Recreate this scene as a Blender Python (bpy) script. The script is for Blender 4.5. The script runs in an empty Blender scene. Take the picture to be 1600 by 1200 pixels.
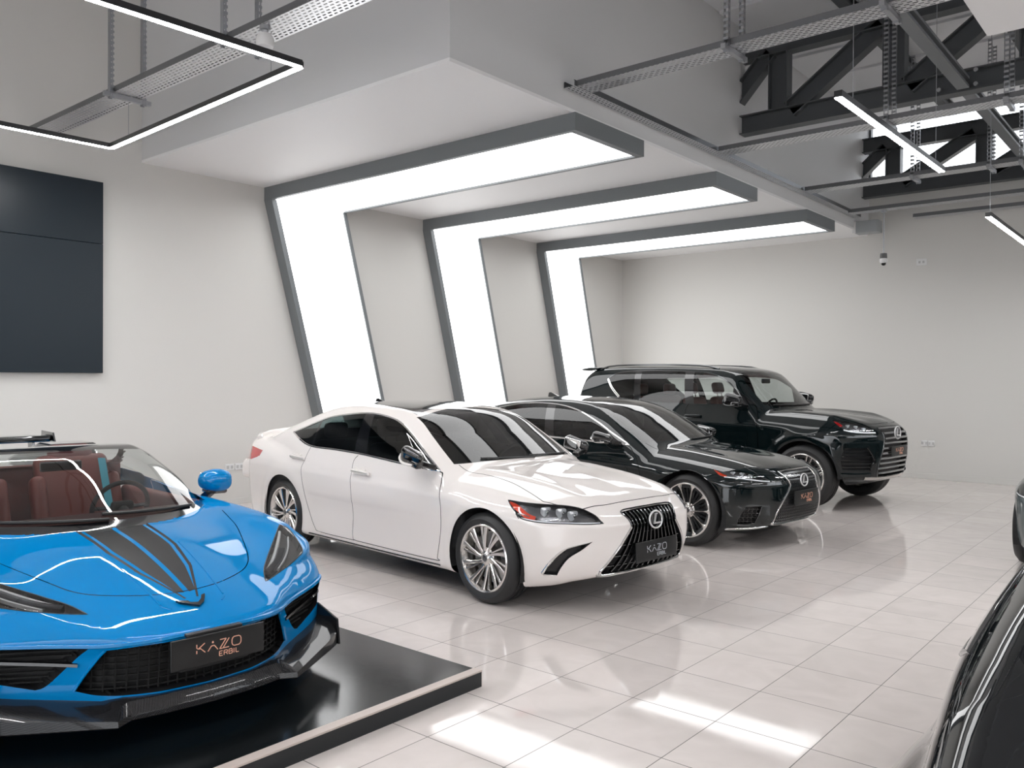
import bpy, bmesh, math, random
import numpy as np
from mathutils import Vector, Matrix
random.seed(7)
PI = math.pi
S = bpy.context.scene
COL = S.collection
# ---------------------------------------------------------------- camera, sky, exposure
cam = bpy.data.cameras.new('camera'); camo = bpy.data.objects.new('camera', cam); COL.objects.link(camo)
cam.sensor_width = 36; cam.lens = 1315.75*36/1600; cam.clip_start = .05
RIGHT = Vector((0.766108, 0.642688, 0.005358)); FWD = Vector((-0.642640, 0.766134, -0.00722)); UP = RIGHT.cross(FWD)
M = Matrix((RIGHT, UP, -FWD)).transposed().to_4x4(); M.translation = Vector((0, 0, 1.66))
camo.matrix_world = M
S.camera = camo
S.view_settings.view_transform = 'Standard'; S.view_settings.look = 'None'
S.view_settings.gamma = 1; S.view_settings.use_curve_mapping = False; S.view_settings.exposure = 0.0
w = bpy.data.worlds.new('daylight'); S.world = w; w.use_nodes = True
nt = w.node_tree; nt.nodes.clear()
_o = nt.nodes.new('ShaderNodeOutputWorld'); _b = nt.nodes.new('ShaderNodeBackground')
_tc = nt.nodes.new('ShaderNodeTexCoord'); _sx = nt.nodes.new('ShaderNodeSeparateXYZ'); _cr = nt.nodes.new('ShaderNodeValToRGB')
nt.links.new(_tc.outputs['Generated'], _sx.inputs[0]); nt.links.new(_sx.outputs['Z'], _cr.inputs[0])
nt.links.new(_cr.outputs[0], _b.inputs[0]); nt.links.new(_b.outputs[0], _o.inputs[0])
_cr.color_ramp.elements[0].position = .0; _cr.color_ramp.elements[0].color = (.30, .29, .28, 1)
_cr.color_ramp.elements[1].position = .12; _cr.color_ramp.elements[1].color = (.86, .90, .95, 1)
_b.inputs[1].default_value = 5.2
LED_STRENGTH = 80.0
PORTAL_STRENGTH = 3.5

# ---------------------------------------------------------------- materials
def mat(name, col=(.8, .8, .8), rough=.5, metal=0., coat=0., spec=.5, emit=None, es=1., ior=1.5, coat_rough=.02):
    m = bpy.data.materials.new(name); m.use_nodes = True
    b = m.node_tree.nodes['Principled BSDF']
    b.inputs['Base Color'].default_value = (*col, 1); b.inputs['Roughness'].default_value = rough
    b.inputs['Metallic'].default_value = metal; b.inputs['Coat Weight'].default_value = coat
    b.inputs['Coat Roughness'].default_value = coat_rough; b.inputs['Specular IOR Level'].default_value = spec; b.inputs['IOR'].default_value = ior
    if emit: b.inputs['Emission Color'].default_value = (*emit, 1); b.inputs['Emission Strength'].default_value = es
    return m
def nodes(m): return m.node_tree.nodes, m.node_tree.links, m.node_tree.nodes['Principled BSDF']
def noise_bump(m, scale, strength, dist=.002, rough_amt=0.):
    N, L, b = nodes(m)
    tc = N.new('ShaderNodeTexCoord'); n = N.new('ShaderNodeTexNoise'); n.inputs['Scale'].default_value = scale; n.inputs['Detail'].default_value = 4
    L.new(tc.outputs['Object'], n.inputs['Vector'])
    bp = N.new('ShaderNodeBump'); bp.inputs['Strength'].default_value = strength; bp.inputs['Distance'].default_value = dist
    L.new(n.outputs[0], bp.inputs['Height']); L.new(bp.outputs[0], b.inputs['Normal'])
    if rough_amt:
        mr = N.new('ShaderNodeMapRange'); r0 = b.inputs['Roughness'].default_value
        mr.inputs[3].default_value = max(.01, r0-rough_amt); mr.inputs[4].default_value = r0+rough_amt
        L.new(n.outputs[0], mr.inputs[0]); L.new(mr.outputs[0], b.inputs['Roughness'])
    return m
def glass(name, tint=(.9, .95, .93), ior=1.6):
    m = bpy.data.materials.new(name); m.use_nodes = True; N = m.node_tree.nodes; L = m.node_tree.links; N.clear()
    o = N.new('ShaderNodeOutputMaterial'); mx = N.new('ShaderNodeMixShader'); t = N.new('ShaderNodeBsdfTransparent'); g = N.new('ShaderNodeBsdfGlossy')
    f = N.new('ShaderNodeFresnel'); f.inputs[0].default_value = ior
    t.inputs[0].default_value = (*tint, 1); g.inputs['Roughness'].default_value = .0; g.inputs[0].default_value = (1, 1, 1, 1)
    L.new(f.outputs[0], mx.inputs[0]); L.new(t.outputs[0], mx.inputs[1]); L.new(g.outputs[0], mx.inputs[2]); L.new(mx.outputs[0], o.inputs[0])
    return m
def emitter(name, col, s):
    m = bpy.data.materials.new(name); m.use_nodes = True; N = m.node_tree.nodes; L = m.node_tree.links; N.clear()
    o = N.new('ShaderNodeOutputMaterial'); e = N.new('ShaderNodeEmission'); e.inputs[0].default_value = (*col, 1); e.inputs[1].default_value = s
    L.new(e.outputs[0], o.inputs[0]); return m
def math_node(N, L, op, a, b=None):
    n = N.new('ShaderNodeMath'); n.operation = op
    for i, v in enumerate((a, b)):
        if v is None: continue
        if isinstance(v, (int, float)): n.inputs[i].default_value = v
        else: L.new(v, n.inputs[i])
    return n.outputs[0]

def tile_material():
    m = mat('polished porcelain tile', (.5, .5, .5), .1, spec=.8); N, L, b = nodes(m)
    g = N.new('ShaderNodeNewGeometry'); sp = N.new('ShaderNodeSeparateXYZ'); L.new(g.outputs['Position'], sp.inputs[0])
    u = math_node(N, L, 'DIVIDE', math_node(N, L, 'ADD', sp.outputs[0], 3.2488+46.477), .46477)
    v = math_node(N, L, 'DIVIDE', math_node(N, L, 'ADD', sp.outputs[1], -3.2418+51.649), .51649)
    fu = math_node(N, L, 'FRACT', u); fv = math_node(N, L, 'FRACT', v)
    du = math_node(N, L, 'MINIMUM', fu, math_node(N, L, 'SUBTRACT', 1., fu)); dv = math_node(N, L, 'MINIMUM', fv, math_node(N, L, 'SUBTRACT', 1., fv))
    d = math_node(N, L, 'MINIMUM', du, dv)
    line = math_node(N, L, 'LESS_THAN', d, .0046)
    cu = math_node(N, L, 'FLOOR', u); cv = math_node(N, L, 'FLOOR', v)
    cx = N.new('ShaderNodeCombineXYZ'); L.new(cu, cx.inputs[0]); L.new(cv, cx.inputs[1])
    wn = N.new('ShaderNodeTexWhiteNoise'); wn.noise_dimensions = '3D'; L.new(cx.outputs[0], wn.inputs[0])
    ad = N.new('ShaderNodeVectorMath'); ad.operation = 'ADD'; L.new(g.outputs['Position'], ad.inputs[0])
    sc = N.new('ShaderNodeVectorMath'); sc.operation = 'SCALE'; sc.inputs['Scale'].default_value = 9.; L.new(wn.outputs[1], sc.inputs[0]); L.new(sc.outputs[0], ad.inputs[1])
    n1 = N.new('ShaderNodeTexNoise'); n1.inputs['Scale'].default_value = 3.5; n1.inputs['Detail'].default_value = 6; n1.inputs['Distortion'].default_value = 1.2; L.new(ad.outputs[0], n1.inputs['Vector'])
    cr = N.new('ShaderNodeValToRGB'); cr.color_ramp.elements[0].position = .3; cr.color_ramp.elements[1].position = .72
    cr.color_ramp.elements[0].color = (.71, .65, .62, 1); cr.color_ramp.elements[1].color = (.78, .715, .685, 1); L.new(n1.outputs[0], cr.inputs[0])
    mv = N.new('ShaderNodeMapRange'); mv.inputs[3].default_value = .965; mv.inputs[4].default_value = 1.03; L.new(wn.outputs[0], mv.inputs[0])
    mm = N.new('ShaderNodeVectorMath'); mm.operation = 'SCALE'; L.new(cr.outputs[0], mm.inputs[0]); L.new(mv.outputs[0], mm.inputs['Scale'])
    mx = N.new('ShaderNodeMix'); mx.data_type = 'RGBA'; L.new(line, mx.inputs['Factor']); L.new(mm.outputs[0], mx.inputs['A']); mx.inputs['B'].default_value = (.09, .078, .072, 1)
    L.new(mx.outputs['Result'], b.inputs['Base Color'])
    rr = math_node(N, L, 'ADD', math_node(N, L, 'MULTIPLY', line, .5), math_node(N, L, 'MULTIPLY', n1.outputs[0], .13)); rr = math_node(N, L, 'SUBTRACT', rr, .012); L.new(rr, b.inputs['Roughness'])
    # each tile lies a hair out of level, as laid tiles do
    tl = N.new('ShaderNodeVectorMath'); tl.operation = 'SUBTRACT'; L.new(wn.outputs[1], tl.inputs[0]); tl.inputs[1].default_value = (.5, .5, .5)
    t2 = N.new('ShaderNodeVectorMath'); t2.operation = 'MULTIPLY'; L.new(tl.outputs[0], t2.inputs[0]); t2.inputs[1].default_value = (.006, .006, 0)
    nn = N.new('ShaderNodeVectorMath'); nn.operation = 'ADD'; L.new(g.outputs['Normal'], nn.inputs[0]); L.new(t2.outputs[0], nn.inputs[1])
    no = N.new('ShaderNodeVectorMath'); no.operation = 'NORMALIZE'; L.new(nn.outputs[0], no.inputs[0])
    bp = N.new('ShaderNodeBump'); bp.inputs['Strength'].default_value = .04; bp.inputs['Distance'].default_value = .002; L.new(n1.outputs[0], bp.inputs['Height']); L.new(no.outputs[0], bp.inputs['Normal'])
    L.new(bp.outputs[0], b.inputs['Normal'])
    return m

def perforated(name, col, pitch=(.05, .03), hole=(.55, .4), axes='XY', stagger=True):
    """sheet metal with rows of punched slots (real see-through holes)"""
    m = mat(name, col, .38, .85); N, L, b = nodes(m)
    tc = N.new('ShaderNodeTexCoord'); sp = N.new('ShaderNodeSeparateXYZ'); L.new(tc.outputs['Object'], sp.inputs[0])
    a = sp.outputs['XYZ'.index(axes[0])]; c = sp.outputs['XYZ'.index(axes[1])]
    v = math_node(N, L, 'DIVIDE', math_node(N, L, 'ADD', c, 50), pitch[1])
    u = math_node(N, L, 'DIVIDE', math_node(N, L, 'ADD', a, 50), pitch[0])
    if stagger: u = math_node(N, L, 'ADD', u, math_node(N, L, 'MULTIPLY', math_node(N, L, 'MODULO', math_node(N, L, 'FLOOR', v), 2), .5))
    fu = math_node(N, L, 'ABSOLUTE', math_node(N, L, 'SUBTRACT', math_node(N, L, 'FRACT', u), .5)); fv = math_node(N, L, 'ABSOLUTE', math_node(N, L, 'SUBTRACT', math_node(N, L, 'FRACT', v), .5))
    h = math_node(N, L, 'MULTIPLY', math_node(N, L, 'LESS_THAN', fu, hole[0]/2), math_node(N, L, 'LESS_THAN', fv, hole[1]/2))
    L.new(math_node(N, L, 'SUBTRACT', 1., h), b.inputs['Alpha'])
    return m

MT = {}
MT['wall'] = noise_bump(mat('painted wall', (.665, .655, .63), .55), 60, .05)
MT['soffit'] = noise_bump(mat('painted ceiling', (.85, .85, .855), .6), 60, .04)
MT['fascia'] = mat('painted bulkhead', (.64, .645, .65), .6)
MT['grey_frame'] = mat('grey painted board', (.175, .19, .20), .5)
MT['steel'] = noise_bump(mat('painted steel', (.075, .082, .088), .5), 30, .05)
MT['roof'] = mat('roof sheet', (.70, .71, .73), .45)
MT['portal'] = emitter('lit stretch panel', (1, 1, 1), PORTAL_STRENGTH)
MT['led'] = emitter('led diffuser', (1, 1, 1), LED_STRENGTH)
MT['black_metal'] = mat('black powder coat', (.02, .02, .022), .4)
MT['floor'] = tile_material()
MT['galv'] = mat('galvanised steel', (.42, .43, .45), .4, .8)
MT['tray_bottom'] = perforated('perforated tray bottom', (.70, .71, .73), (.06, .035), (.62, .42), 'XY')
MT['tray_side'] = perforated('perforated tray side', (.20, .205, .215), (.05, .09), (.5, .22), 'XZ', False)
MT['strut'] = perforated('perforated strut', (.36, .37, .39), (.022, .05), (.5, .55), 'YZ', False)
MT['white_plastic'] = mat('white plastic', (.75, .75, .75), .4)
MT['black_plastic'] = mat('black plastic', (.012, .012, .013), .45)
MT['gloss_black'] = mat('gloss black', (.004, .004, .005), .08, coat=1.)
MT['screen'] = noise_bump(mat('dark screen', (.012, .020, .028), .32, spec=.3), 3, .02)
MT['window_light'] = None

# ---------------------------------------------------------------- mesh helpers
class MB:
    def __init__(s): s.v = []; s.f = []
    def raw(s, V, F):
        o = len(s.v); s.v += [tuple(map(float, p)) for p in V]; s.f += [[i+o for i in f] for f in F]; return s
    def box(s, lo, hi):
        x0, y0, z0 = lo; x1, y1, z1 = hi
        return s.raw([(x0, y0, z0), (x1, y0, z0), (x1, y1, z0), (x0, y1, z0), (x0, y0, z1), (x1, y0, z1), (x1, y1, z1), (x0, y1, z1)],
                     [(0, 3, 2, 1), (4, 5, 6, 7), (0, 1, 5, 4), (1, 2, 6, 5), (2, 3, 7, 6), (3, 0, 4, 7)])
    def bar(s, a, b, w, h, up=(0, 0, 1)):
        a = Vector(a); b = Vector(b); d = (b-a).normalized(); u = Vector(up); r = d.cross(u)
        if r.length < 1e-4: r = d.cross(Vector((1, 0, 0)))
        r.normalize(); u = r.cross(d)
        V = [p+r*x*w/2+u*y*h/2 for p in (a, b) for x, y in ((-1, -1), (1, -1), (1, 1), (-1, 1))]
        return s.raw(V, [(3, 2, 1, 0), (4, 5, 6, 7), (0, 1, 5, 4), (1, 2, 6, 5), (2, 3, 7, 6), (3, 0, 4, 7)])
    def beam(s, a, b, w, h, t=.012, up=(0, 0, 1)):
        """H section: flanges w wide, h deep, web t"""
        a = Vector(a); b = Vector(b); d = (b-a).normalized(); r = d.cross(Vector(up)).normalized(); u = r.cross(d)
        for sg in (-1, 1): s.bar(a+u*sg*(h/2-t/2), b+u*sg*(h/2-t/2), w, t, up)
        return s.bar(a, b, t, h-2*t, up)
    def prism(s, poly, axis, a, b):
        n = len(poly); V = []
        for t in (a, b):
            for p, q in poly: V.append({'x': (t, p, q), 'y': (p, t, q), 'z': (p, q, t)}[axis])
        F = [list(range(n))[::-1], list(range(n, 2*n))]+[[i, (i+1) % n, n+(i+1) % n, n+i] for i in range(n)]
        area = sum(poly[i][0]*poly[(i+1) % n][1]-poly[(i+1) % n][0]*poly[i][1] for i in range(n))
        if (area < 0) != (axis == 'y'): F = [f[::-1] for f in F]
        return s.raw(V, F)
    def tube(s, pts, r, n=8, closed=False):
        P = [Vector(p) for p in pts]; m = len(P); V = []; F = []
        t0 = (P[1]-P[0]).normalized(); ref = t0.cross(Vector((.31, .2, .93))); ref.normalize()
        for i, p in enumerate(P):
            if closed: t = (P[(i+1) % m]-P[i-1]).normalized()
            else: t = (P[min(i+1, m-1)]-P[max(i-1, 0)]).normalized()
            ref = (ref-t*ref.dot(t)).normalized(); q = t.cross(ref); rr = r[i] if hasattr(r, '__len__') else r
            V += [p+(ref*math.cos(k*2*PI/n)+q*math.sin(k*2*PI/n))*rr for k in range(n)]
        for i in range(m if closed else m-1):
            j = (i+1) % m
            F += [[i*n+k, i*n+(k+1) % n, j*n+(k+1) % n, j*n+k] for k in range(n)]
        if not closed: F += [list(range(n))[::-1], [(m-1)*n+k for k in range(n)]]
        return s.raw(V, F)
    def lathe(s, prof, c, axis='y', n=48, close=False):
        """prof: (radius, along) pairs turned about an axis through c"""
        m = len(prof); V = []; F = []
        for i in range(n):
            a = 2*PI*i/n
            for r, t in prof:
                q = (r*math.cos(a), r*math.sin(a))
                V.append({'y': (c[0]+q[0], c[1]+t, c[2]+q[1]), 'x': (c[0]+t, c[1]+q[0], c[2]+q[1]), 'z': (c[0]+q[0], c[1]+q[1], c[2]+t)}[axis])
        for i in range(n):
            j = (i+1) % n
            for k in range(m if close else m-1):
                l = (k+1) % m; f = [i*m+k, j*m+k, j*m+l, i*m+l]
                F.append(f if axis == 'y' else f[::-1])
        return s.raw(V, F)
    def rounded(s, lo, hi, r, n=4):
        """box with rounded edges"""
        lo = np.array(lo, float); hi = np.array(hi, float); c = (lo+hi)/2; h = (hi-lo)/2; r = min(r, *(h*.999))
        bm = bmesh.new(); bmesh.ops.create_cube(bm, size=2); bmesh.ops.subdivide_edges(bm, edges=bm.edges[:], cuts=n*2, use_grid_fill=True)
        V = []
        for v in bm.verts:
            p = np.array(v.co); k = []
            for i in range(3):
                t = p[i]; e = .55; core = h[i]-r
                k.append(core*np.clip(t/e, -1, 1) if core > 0 else 0)
            core = np.array(k); d = np.array([np.sign(p[i])*max(abs(p[i])-.55, 0)/.45 for i in range(3)])
            L = np.linalg.norm(d)
            if L > 0: d = d/L*r
            V.append(c+core+d)
        bm.verts.index_update(); F = [[v.index for v in f.verts] for f in bm.faces]; bm.free()
        return s.raw(V, F)
    def mirror_y(s):
        o = len(s.v); s.v += [(x, -y, z) for x, y, z in s.v]; s.f += [[i+o for i in f[::-1]] for f in s.f]; return s
    def superell(s, c, r, e=.7, n=28):
        """rounded-box like ellipsoid"""
        V = []; F = []; sg = lambda v: math.copysign(abs(v)**e, v)
        for i in range(n//2+1):
            a = -PI/2+PI*i/(n//2)
            for j in range(n):
                b = 2*PI*j/n; V.append((c[0]+r[0]*sg(math.cos(a))*sg(math.cos(b)), c[1]+r[1]*sg(math.cos(a))*sg(math.sin(b)), c[2]+r[2]*sg(math.sin(a))))
        for i in range(n//2): F += [[i*n+j, i*n+(j+1) % n, (i+1)*n+(j+1) % n, (i+1)*n+j] for j in range(n)]
        return s.raw(V, F)
    def build(s, name, m, parent=None, smooth=False, bevel=0, loc=None):
        return mesh(name, s.v, s.f, m, parent, smooth=smooth, bevel=bevel)

def mesh(name, V, F, m, parent=None, normals=None, smooth=False, bevel=0, fix=False):
    me = bpy.data.meshes.new(name); me.from_pydata([tuple(p) for p in V], [], [list(f) for f in F])
    if isinstance(m, str): m = MT[m]
    me.materials.append(m); me.update()
    if smooth or normals is not None:
        me.polygons.foreach_set('use_smooth', [True]*len(me.polygons))
    if smooth and normals is None:
        bm = bmesh.new(); bm.from_mesh(me)
        for e in bm.edges: e.smooth = not (len(e.link_faces) == 2 and e.calc_face_angle(0) > math.radians(38))
        bm.to_mesh(me); bm.free()
    if normals is not None: me.normals_split_custom_set_from_vertices([tuple(n) for n in normals])
    o = bpy.data.objects.new(name, me); COL.objects.link(o)
    if parent: o.parent = parent
    if bevel:
        b = o.modifiers.new('bevel', 'BEVEL'); b.width = bevel; b.segments = 2; b.limit_method = 'ANGLE'; b.harden_normals = False
    return o
def thing(name, label, cat, loc=(0, 0, 0), rz=0., group=None):
    o = bpy.data.objects.new(name, None); COL.objects.link(o); o.empty_display_size = .1
    o.location = loc; o.rotation_euler = (0, 0, rz); o['label'] = label; o['category'] = cat
    if group: o['group'] = group
    return o
def tag(o, label, cat, group=None):
    o['label'] = label; o['category'] = cat
    if group: o['group'] = group
    return o
def struct(o, label=None):
    o['kind'] = 'structure'
    return o
def copy_tree(o, parent=None):
    c = o.copy(); COL.objects.link(c); c.parent = parent
    for ch in list(o.children): copy_tree(ch, c)
    return c
# ---------------------------------------------------------------- numeric core (car surfaces)
class P1:
    """monotone cubic curve through (key, value) pairs, clamped at both ends"""
    def __init__(s, *kv):
        kv = sorted(kv)
        s.x = np.array([k for k, v in kv], float); s.y = np.array([v for k, v in kv], float)
        h = np.diff(s.x); d = np.diff(s.y)/h
        m = np.zeros_like(s.x); m[0] = d[0]; m[-1] = d[-1]
        for i in range(1, len(s.x)-1):
            if d[i-1]*d[i] > 0:
                w1 = 2*h[i]+h[i-1]; w2 = h[i]+2*h[i-1]
                m[i] = (w1+w2)/(w1/d[i-1]+w2/d[i])
        s.m = m; s.h = h
    def __call__(s, q):
        q = np.clip(np.asarray(q, float), s.x[0], s.x[-1])
        i = np.clip(np.searchsorted(s.x, q, side='right')-1, 0, len(s.h)-1)
        h = s.h[i]; t = (q-s.x[i])/h
        t2 = t*t; t3 = t2*t
        return ((2*t3-3*t2+1)*s.y[i]+(t3-2*t2+t)*h*s.m[i]+(-2*t3+3*t2)*s.y[i+1]+(t3-t2)*h*s.m[i+1])

class T2:
    """surface table: one P1 curve along the first variable per key of the second variable, blended by natural splines"""
    def __init__(s, keys, rows):
        s.k = np.array(keys, float); s.rows = [P1(*r) for r in rows]
        n = len(s.k); s.t = np.linspace(s.k[0], s.k[-1], 400); s.B = []
        h = np.diff(s.k)
        A = np.zeros((n, n)); A[0, 0] = A[-1, -1] = 1
        for i in range(1, n-1):
            A[i, i-1] = h[i-1]; A[i, i] = 2*(h[i-1]+h[i]); A[i, i+1] = h[i]
        for j in range(n):
            y = np.zeros(n); y[j] = 1; b = np.zeros(n)
            for i in range(1, n-1): b[i] = 6*((y[i+1]-y[i])/h[i]-(y[i]-y[i-1])/h[i-1])
            M = np.linalg.solve(A, b)
            i = np.clip(np.searchsorted(s.k, s.t, side='right')-1, 0, n-2)
            a = (s.k[i+1]-s.t)/h[i]; c = 1-a
            s.B.append(a*y[i]+c*y[i+1]+((a**3-a)*M[i]+(c**3-c)*M[i+1])*h[i]**2/6)
    def __call__(s, u, v):
        return sum(np.interp(v, s.t, b)*r(u) for b, r in zip(s.B, s.rows))

def rmax(r, *d):
    u = 0; m = d[0]
    for a in d: u = u+np.maximum(a+r, 0)**2
    for a in d[1:]: m = np.maximum(m, a)
    return np.minimum(m, -r)+np.sqrt(u)
def rmin(r, a, b): return -rmax(r, -a, -b)
def bump(q, c, w): return np.exp(-((q-c)/w)**2)

def gradient(g, P, e=.002):
    x, y, z = P.T
    return np.stack([g(x+e, y, z)-g(x-e, y, z), g(x, y+e, z)-g(x, y-e, z), g(x, y, z+e)-g(x, y, z-e)], 1)/(2*e)

def nets(g, lo, hi, h):
    """closed quad surface of g = 0 (surface nets), then pulled exactly onto the surface"""
    ax = [np.arange(lo[i], hi[i]+h, h) for i in range(3)]
    val = g(ax[0][:, None, None], ax[1][None, :, None], ax[2][None, None, :])+np.zeros([len(a) for a in ax])
    s = val < 0; nx, ny, nz = s.shape
    corners = [(i, j, k) for i in (0, 1) for j in (0, 1) for k in (0, 1)]
    cnt = sum(s[i:nx-1+i, j:ny-1+j, k:nz-1+k].astype(np.int8) for i, j, k in corners)
    mixed = np.argwhere((cnt > 0) & (cnt < 8))
    idx = -np.ones((nx-1, ny-1, nz-1), int); idx[tuple(mixed.T)] = np.arange(len(mixed))
    cv = np.stack([val[mixed[:, 0]+i, mixed[:, 1]+j, mixed[:, 2]+k] for i, j, k in corners], 1)
    acc = np.zeros((len(mixed), 3)); n = np.zeros(len(mixed))
    for a in range(8):
        for b in range(a+1, 8):
            ca, cb = np.array(corners[a]), np.array(corners[b])
            if abs(ca-cb).sum() != 1: continue
            va, vb = cv[:, a], cv[:, b]; m = (va < 0) != (vb < 0)
            t = np.where(m, va/np.where(m, va-vb, 1), 0)
            acc += m[:, None]*(ca+t[:, None]*(cb-ca)); n += m
    P = (mixed+acc/n[:, None])*h+np.array(lo)
    F = []
    for d in range(3):
        o1, o2 = [(1, 2), (2, 0), (0, 1)][d]
        sl = [slice(None)]*3; sl2 = [slice(None)]*3
        sl[d] = slice(0, -1); sl2[d] = slice(1, None)
        A = s[tuple(sl)]; B = s[tuple(sl2)]
        for e in np.argwhere(A != B):
            if e[o1] == 0 or e[o2] == 0 or e[o1] >= s.shape[o1]-1 or e[o2] >= s.shape[o2]-1: continue
            q = []
            for da, db in ((-1, -1), (0, -1), (0, 0), (-1, 0)):
                c = e.copy(); c[o1] += da; c[o2] += db; q.append(idx[tuple(c)])
            if not A[tuple(e)]: q.reverse()
            F.append(q)
    for _ in range(5):
        G = gradient(g, P); d = g(*P.T)
        P = P-(np.clip(d, -h, h)/np.maximum((G**2).sum(1), .05))[:, None]*G
    N = gradient(g, P); N /= np.maximum(np.linalg.norm(N, axis=1), 1e-9)[:, None]
    return P, N, F

def trace(g, o, d, far=8., step=.02):
    """first hit of the rays o + t d with the surface g = 0 (one ray, or one per row)"""
    o = np.atleast_2d(np.asarray(o, float)); one = len(o) == 1; d = np.asarray(d, float); d = d/np.linalg.norm(d, axis=-1, keepdims=True)
    d = np.broadcast_to(d, o.shape)
    t = np.broadcast_to(np.arange(0, far, step), (len(o), int(math.ceil(far/step)))); w = step; rows = np.arange(len(o))
    for level in range(3):
        p = o[:, None]+t[..., None]*d[:, None]
        v = g(p[..., 0], p[..., 1], p[..., 2]) < 0; i = v.argmax(1)
        if level == 0: ok = v.any(1) & (i > 0)
        i = np.maximum(i, 1); a = t[rows, i-1]; t = a[:, None]+np.linspace(0, w, 49); w = w/48
    P = o+a[:, None]*d
    if one: return P[0] if ok[0] else None
    return P, ok

AX = {'y': (0, 2), 'x': (1, 2), 'z': (0, 1)}
def smooth_poly(pts, n=6, closed=True):
    """rounded outline: Catmull-Rom through pts; a point given as (a, b, 1) stays a sharp corner"""
    P = [np.array(p[:2], float) for p in pts]; sharp = [len(p) > 2 for p in pts]; m = len(P); out = []
    for i in range(m if closed else m-1):
        p1, p2 = P[i], P[(i+1) % m]
        p0 = P[(i-1) % m] if (closed or i > 0) else p1
        p3 = P[(i+2) % m] if (closed or i < m-2) else p2
        if sharp[i]: p0 = p1
        if sharp[(i+1) % m]: p3 = p2
        if sharp[i] and sharp[(i+1) % m]: out.append(p1); continue
        for k in range(n):
            t = k/n
            m1 = (p2-p0)/2 if not sharp[i] else (p2-p1)*.8; m2 = (p3-p1)/2 if not sharp[(i+1) % m] else (p2-p1)*.8
            out.append((2*t**3-3*t**2+1)*p1+(t**3-2*t**2+t)*m1+(-2*t**3+3*t**2)*p2+(t**3-t**2)*m2)
    if not closed: out.append(P[-1])
    return np.array(out)

def inside(poly, q):
    x, y = q[:, 0], q[:, 1]; r = np.zeros(len(q), bool)
    for (x1, y1), (x2, y2) in zip(poly, np.roll(poly, -1, 0)):
        c = (y1 > y) != (y2 > y)
        if y1 != y2: r ^= c & (x < (x2-x1)*(y-y1)/(y2-y1)+x1)
    return r

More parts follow.
